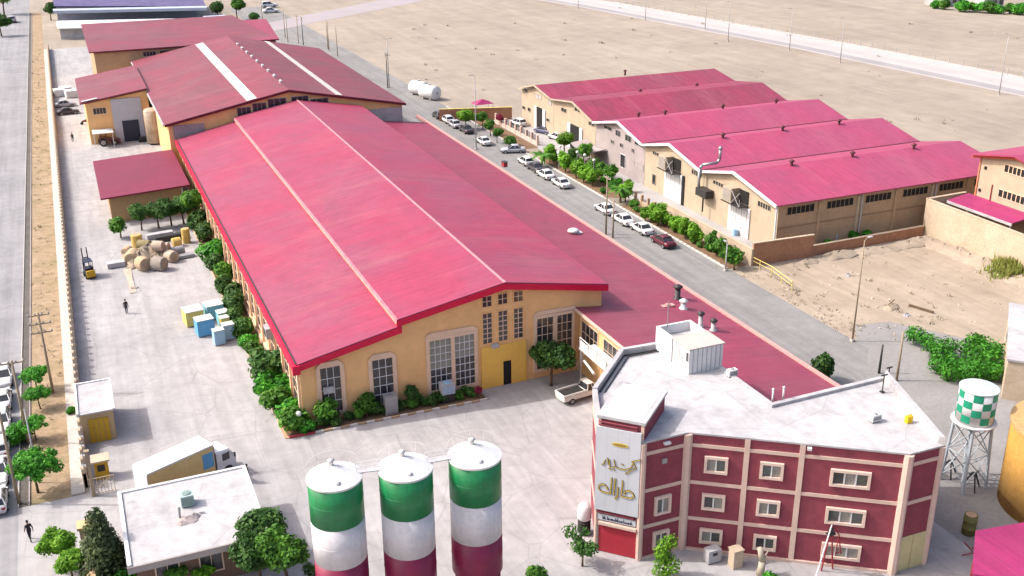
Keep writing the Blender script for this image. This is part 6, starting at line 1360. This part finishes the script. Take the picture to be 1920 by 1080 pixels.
def flatbox(name, label, cat, px, py, sx, sy, sz, M, rz=0, z=0):
    p = G(px, py, z); t = thing(name, label, cat, p, RAD(rz)); MB().box(-sx / 2, -sy / 2, .08, sx / 2, sy / 2, sz).build('body', M, t, False, False)
    for s in (-.4, .4): MB().box(s * sx - .06, -sy / 2 + .02, 0, s * sx + .06, sy / 2 - .02, .079).build('bearer', M_WOOD, t, False, False)
flatbox('bale', 'square tan bale in the middle of the roll pile', 'bale', 265, 485, 1.3, 1.1, 1.3, M_R4, 12)
flatbox('slab_stack', 'white slab stack lying left of the roll pile', 'slabs', 218, 500, 2.2, 1.2, .7, M_WHITED, 5)
flatbox('board_stack', 'pale grey board stack right of the roll pile', 'boards', 347, 483, 2.4, 1.0, .45, M_GREYM, 8)
flatbox('sheet_pile', 'white sheet pile behind the dark trees of the shed', 'sheets', 300, 445, 3.6, 1.0, .7, M_WHITED, 8)
flatbox('black_stack', 'long dark stack under the shed trees', 'stack', 320, 450, 4.2, 1.0, .8, M_DARKM, 8)
t = thing('cable_drum_trail', 'pale cloth strip trailing from the roll pile', 'cloth', G(252, 540)); b = MB(); q0 = G(238, 505); q1 = G(250, 550); o = t.location
b.add([tuple(q0 - o + Vector((-.5, 0, .05))), tuple(q0 - o + Vector((.5, 0, .06))), tuple((q0 + q1) / 2 - o + Vector((.35, 0, .12))), tuple((q0 + q1) / 2 - o + Vector((-.3, 0, .05))), tuple(q1 - o + Vector((.4, 0, .05))), tuple(q1 - o + Vector((-.4, 0, .1)))], [(0, 1, 2, 3), (3, 2, 4, 5)]); b.build('strip', M_R2, t, False, False); b = MB().box(-.4, -.3, 0, .4, .3, .12).build('fold', M_R3, t, False, False)
t_ = None
for i, (px, py) in enumerate(((112, 180), (124, 176), (134, 182))):
    flatbox('white_bale', '%s white wrapped bale from the left near the annex road end' % ORD[i], 'bale', px, py, 2.4, 2.4, 1.6, M_WHITE, 10)
flatbox('pallet_stack', 'grey pallet stack between the annex tank and the shed', 'pallets', 290, 268, 2.2, 1.6, 1.0, M_GREYM, 4); flatbox('scrap_heap', 'dark scrap crates beside the annex tank', 'crates', 270, 265, 1.8, 1.4, .8, M_DARKM, 10); flatbox('machine_block', 'pale machine block right of the annex doorway', 'machine', 282, 255, 1.6, 1.6, 1.8, M_WHITED, 4)
# white tanks on the desert edge
for i, (q, lab, L_) in enumerate((((806, 186), 'white horizontal tank lying by the street, nearer of two', 4.4), ((786, 178), 'white horizontal tank lying by the street, farther of two', 4.0))):
    p = G(*q); t = thing('horizontal_tank', lab, 'tank', p, RAD(115 if i == 0 else 115)); r = 1.5; n = 24
    rg = [[(x, r * k * math.cos(2 * math.pi * j / n), 1.6 + r * k * math.sin(2 * math.pi * j / n)) for j in range(n)] for x, k in ((-L_ / 2 - .2, .5), (-L_ / 2, .95), (-L_ / 2 + .1, 1), (L_ / 2 - .1, 1), (L_ / 2, .95), (L_ / 2 + .2, .5))]
    MB().loft(rg).build('shell', M_WHITE, t, True, False); MB().tube((0, 0, 3.05), (0, 0, 3.4), .35, n=14).build('manhole', M_WHITED, t, False, False)
    for x in (-1.2, 1.2): MB().box(x - .15, -1.1, 0, x + .15, 1.1, .5).build('saddle', M_KERB, t, False, False)
    for s in (-1, 1): MB().tube((s * (L_ / 2 + .19), 0, 1.6), (s * (L_ / 2 + .27), 0, 1.6), .3, n=12).build('end_flange', M_GREYM, t, False, False)
# coolers before the gable windows and on the hall wall
roof_unit('evaporative_cooler', 'grey blue cooler under the second gable window', 23.2, 85.0, .0, 1.2, 1.0, 1.9, M_GREYM, M_STEEL); roof_unit('evaporative_cooler', 'white blue cooler before the double gable window', 28.9, 85.1, .9, 1.3, 1.1, 1.1, M_WHITED, M_BLUEL)
MB().box(28.3, 84.6, 0, 29.5, 85.6, .9).build('stand', M_DARKM, bpy.data.objects['evaporative_cooler.002'] if 'evaporative_cooler.002' in bpy.data.objects else None)
MB().box(33.9, 85.9, 4.25, 34.7, 86.09, 4.7).build('air_conditioner', M_WHITED, A)
MB().box(17.2, 85.75, 2.9, 18.2, 86.05, 3.5).build('air_conditioner', M_WHITED, A)
MB().box(14.3, 97.6, 4.0, 14.95, 99.0, 5.1).build('wall_cooler', M_WHITED, A); MB().box(14.26, 97.8, 4.2, 14.298, 98.8, 4.9).build('cooler_grille', M_DARKM, A)
def garden_lamp(label, p, h=2.2):
    t = thing('garden_lamp', label, 'lamp', p); MB().tube((0, 0, 0), (0, 0, h), .05, n=8).build('post', M_WHITED, t, False, False); n = 10
    MB().lathe([(.02, h)] + [(.26 * math.sin(math.pi * k / n), h + .26 - .26 * math.cos(math.pi * k / n)) for k in range(1, n)] + [(.02, h + .52)], 0, 0, 14).build('globe', M_LAMP, t, True, False)
garden_lamp('white globe lamp at the gable corner of the main hall', (14.6, 85.0, 0), 1.6)
for i, q in enumerate(((1050, 305), (1082, 316), (1096, 322), (1113, 332), (1048, 318))): garden_lamp('%s white globe lamp in the warehouse garden counted from the palm' % ORD[i], G(*q), 2.6)
p = G(545, 688); garden_lamp('small white lamp by the yard side wall of the hall', (14.3, 96, 0), 1.8)
# yellow barrier and debris on the plot
t = thing('yellow_barrier', 'faded yellow rail barrier beside the brown compound wall', 'barrier', G(1450, 520))
pts = [G(1404, 478, 1.2), G(1448, 500, 1.2), G(1486, 528, 1.2)]
for a, b_ in zip(pts, pts[1:]): MB().tube(a, b_, .05, n=6).tube(a - Vector((0, 0, .5)), b_ - Vector((0, 0, .5)), .04, n=6).build('rail', M_YELB, t)
for q in pts + [(pts[0] + pts[1]) / 2, (pts[1] + pts[2]) / 2]: MB().tube((q.x, q.y, 0), (q.x, q.y, 1.25), .06, n=6).build('post', M_YELB, t)
pa, pb = G(1704, 574), G(1750, 588); t = thing('steel_beam', 'long rusty beam lying on the bare plot', 'beam', pa); MB().tube(pa + Vector((0, 0, .15)), pb + Vector((0, 0, .15)), .16, n=4).build('web', M_BARK, t); MB().box(pa.x - .25, pa.y - .2, 0, pa.x + .25, pa.y + .2, .12).build('chock', M_WOOD, t)
t = thing('rubble_heap', 'small rubble and branch heap on the bare plot', 'rubble', G(1670, 578)); mound([(0, 0, 1.2, .8, .4), (.8, .4, .7, .6, .35)]).build('heap', M_CANV, t, True, False); MB().tube((-.6, .2, .1), (1.0, .6, .7), .06, n=5).tube((.2, -.6, .1), (.4, .8, .6), .05, n=5).build('branch', M_BARK, t, False, False)
for i, q in enumerate(((1565, 485), (1590, 517), (1493, 553), (1700, 592))):
    p = G(*q); t = tag(mound([(0, 0, .5, .4, .35)]).build('rubble_lump', M_WHITED if i % 2 else M_CANV), ('pale lump near the low brown wall', 'white scrap on the bare plot below the low wall', 'dark lump at the street edge of the plot', 'white lump beside the rusty beam')[i], 'rubble'); t.location = p
p = G(1568, 452); p.y = 104.8; flatbox('white_bundle', 'white and dark wrapped bundle behind the low brown wall', 'bundle', 1568, 452, 1.4, .9, 1.2, M_WHITED, 15)
p = G(1393, 440); t = thing('satellite_dish', 'grey dish and drum before the nearest warehouse doors', 'equipment', p); MB().lathe([(.1, .9), (.5, 1.0), (.85, 1.3), (.8, 1.3), (.45, 1.05), (.1, .95)], 0, 0, 16).build('dish', M_WHITED, t, True, False); MB().tube((0, 0, 0), (0, 0, .95), .12).build('stand', M_DARKM, t, False, False); MB().lathe([(.35, 0), (.35, .9)], -1.2, .2, 14).build('drum', M_BLUEL, t, False, False)
t = thing('curved_canopy', 'grey drooping canopy before the second open warehouse door', 'canopy', (79.5, 158, 0))
pr = [(153.6, 2.6), (155.2, 2.2), (157, 2.1), (159, 2.3), (160.8, 2.8)]
MB().prism(pr + [(a, b - .1) for a, b in reversed(pr)], lambda p: (78.9, p[0], p[1]), lambda p: (82.1, p[0], p[1] + .4)).build('cover', M_GREYR, t)
for yy in (153.9, 160.4): MB().tube((79.1, yy, 0), (79.1, yy, 2.6), .06).build('post', M_DARKM, t)
t = thing('market_canopy', 'small magenta canopy by the far street lamp', 'canopy', G(905, 215)); MB().loft([[(-2, -1.5, 2.4), (2, -1.5, 2.4), (2, 1.5, 2.4), (-2, 1.5, 2.4)], [(-.2, -.2, 3.2), (.2, -.2, 3.2), (.2, .2, 3.2), (-.2, .2, 3.2)]]).build('cover', M_ROOFM, t, False, False)
for q in ((-1.8, -1.3), (1.8, -1.3), (1.8, 1.3), (-1.8, 1.3)): MB().tube((*q, 0), (*q, 2.4), .05).build('post', M_WHITED, t, False, False)

# ------------------------------------------------------------------ people
def person(label, loc, rz, top, leg, stride=.2, sc=1.0):
    V = [(0, 0, .96), (0, 0, 1.18), (0, .0, 1.38), (0, .01, 1.50), (0, .02, 1.60), (0, .03, 1.70)]
    Rr = [.15, .14, .155, .06, .085, .09]; E = [(i, i + 1) for i in range(5)]
    def add(p, r, par): V.append(p); Rr.append(r); E.append((par, len(V) - 1)); return len(V) - 1
    ends = []
    for s in (-1, 1):
        f_ = stride * s
        h = add((s * .10, 0, .92), .105, 0); k = add((s * .11, f_ * .6 + .03, .50), .068, h); a = add((s * .11, f_ - (.08 if s < 0 else 0), .09), .045, k); add((s * .12, f_ + .14, .035), .038, a)
        sh_ = add((s * .18, 0, 1.40), .072, 2); el = add((s * .25, -.06 - f_ * .3, 1.13), .048, sh_); wr = add((s * .25, .02 - f_ * .6, .89), .033, el); pm_ = add((s * .25, .04 - f_ * .65, .82), .036, wr)
        hx, hy, hz = V[pm_]
        for j in range(4): q = add((hx, hy - .033 + j * .022, hz - .06), .0095, pm_); add((hx - s * .012, hy - .033 + j * .022 + .008, hz - .1 + abs(j - 1.4) * .008), .008, q)
        q = add((hx - s * .02, hy + .05, hz - .02), .0105, pm_); add((hx - s * .028, hy + .062, hz - .055), .009, q); ends.append(hz + .04)
    me = bpy.data.meshes.new('body'); me.from_pydata(V, E, []); o = bpy.data.objects.new('body_tmp', me); C.objects.link(o)
    md = o.modifiers.new('skin', 'SKIN'); md.use_smooth_shade = True; sd = o.modifiers.new('sub', 'SUBSURF'); sd.levels = 2; sd.render_levels = 2
    for i, sv in enumerate(me.skin_vertices[0].data): sv.radius = (Rr[i], Rr[i] * (.75 if i in (1, 2) else 1)); sv.use_root = (i == 0)
    dg = bpy.context.evaluated_depsgraph_get(); m2 = bpy.data.meshes.new_from_object(o.evaluated_get(dg)); bpy.data.objects.remove(o)
    m2.materials.clear()
    for M in (top, leg, M_SKIN, M_RUB): m2.materials.append(M)
    for pl in m2.polygons:
        z = pl.center.z; pl.use_smooth = True
        pl.material_index = 2 if z > 1.49 else (2 if (abs(pl.center.x) > .2 and z < .90) else (3 if z < .085 else (1 if z < .97 and abs(pl.center.x) < .2 else 0)))
    t = thing('person', label, 'person', loc, rz); b = bpy.data.objects.new('body', m2); C.objects.link(b); b.parent = t
    n = 8; MB().lathe([(.088, 1.66), (.105, 1.72), (.098, 1.78), (.06, 1.825), (.01, 1.835)], 0, .01, 14).build('hair', M_HAIR, t, True, False)
    MB().box(-.012, .11, 1.645, .012, .135, 1.685).build('nose', M_SKIN, t, False, False)
    t.scale = (sc, sc, sc)
person('person in dark clothes walking by the entrance road', G(58, 1013), RAD(25), M_CLOTH, M_CLOTH, .28)
person('person in dark clothes standing in the middle of the yard', G(238, 588), RAD(200), M_CLOTH, M_CLOTH2, .08)
person('distant person in dark clothes walking by the annex', G(137, 266), RAD(0), M_CLOTH2, M_CLOTH, .22)
person('person in dark shirt standing beside the lorry cab', G(466, 905), RAD(90), M_CLOTH, M_CLOTH2, .05)
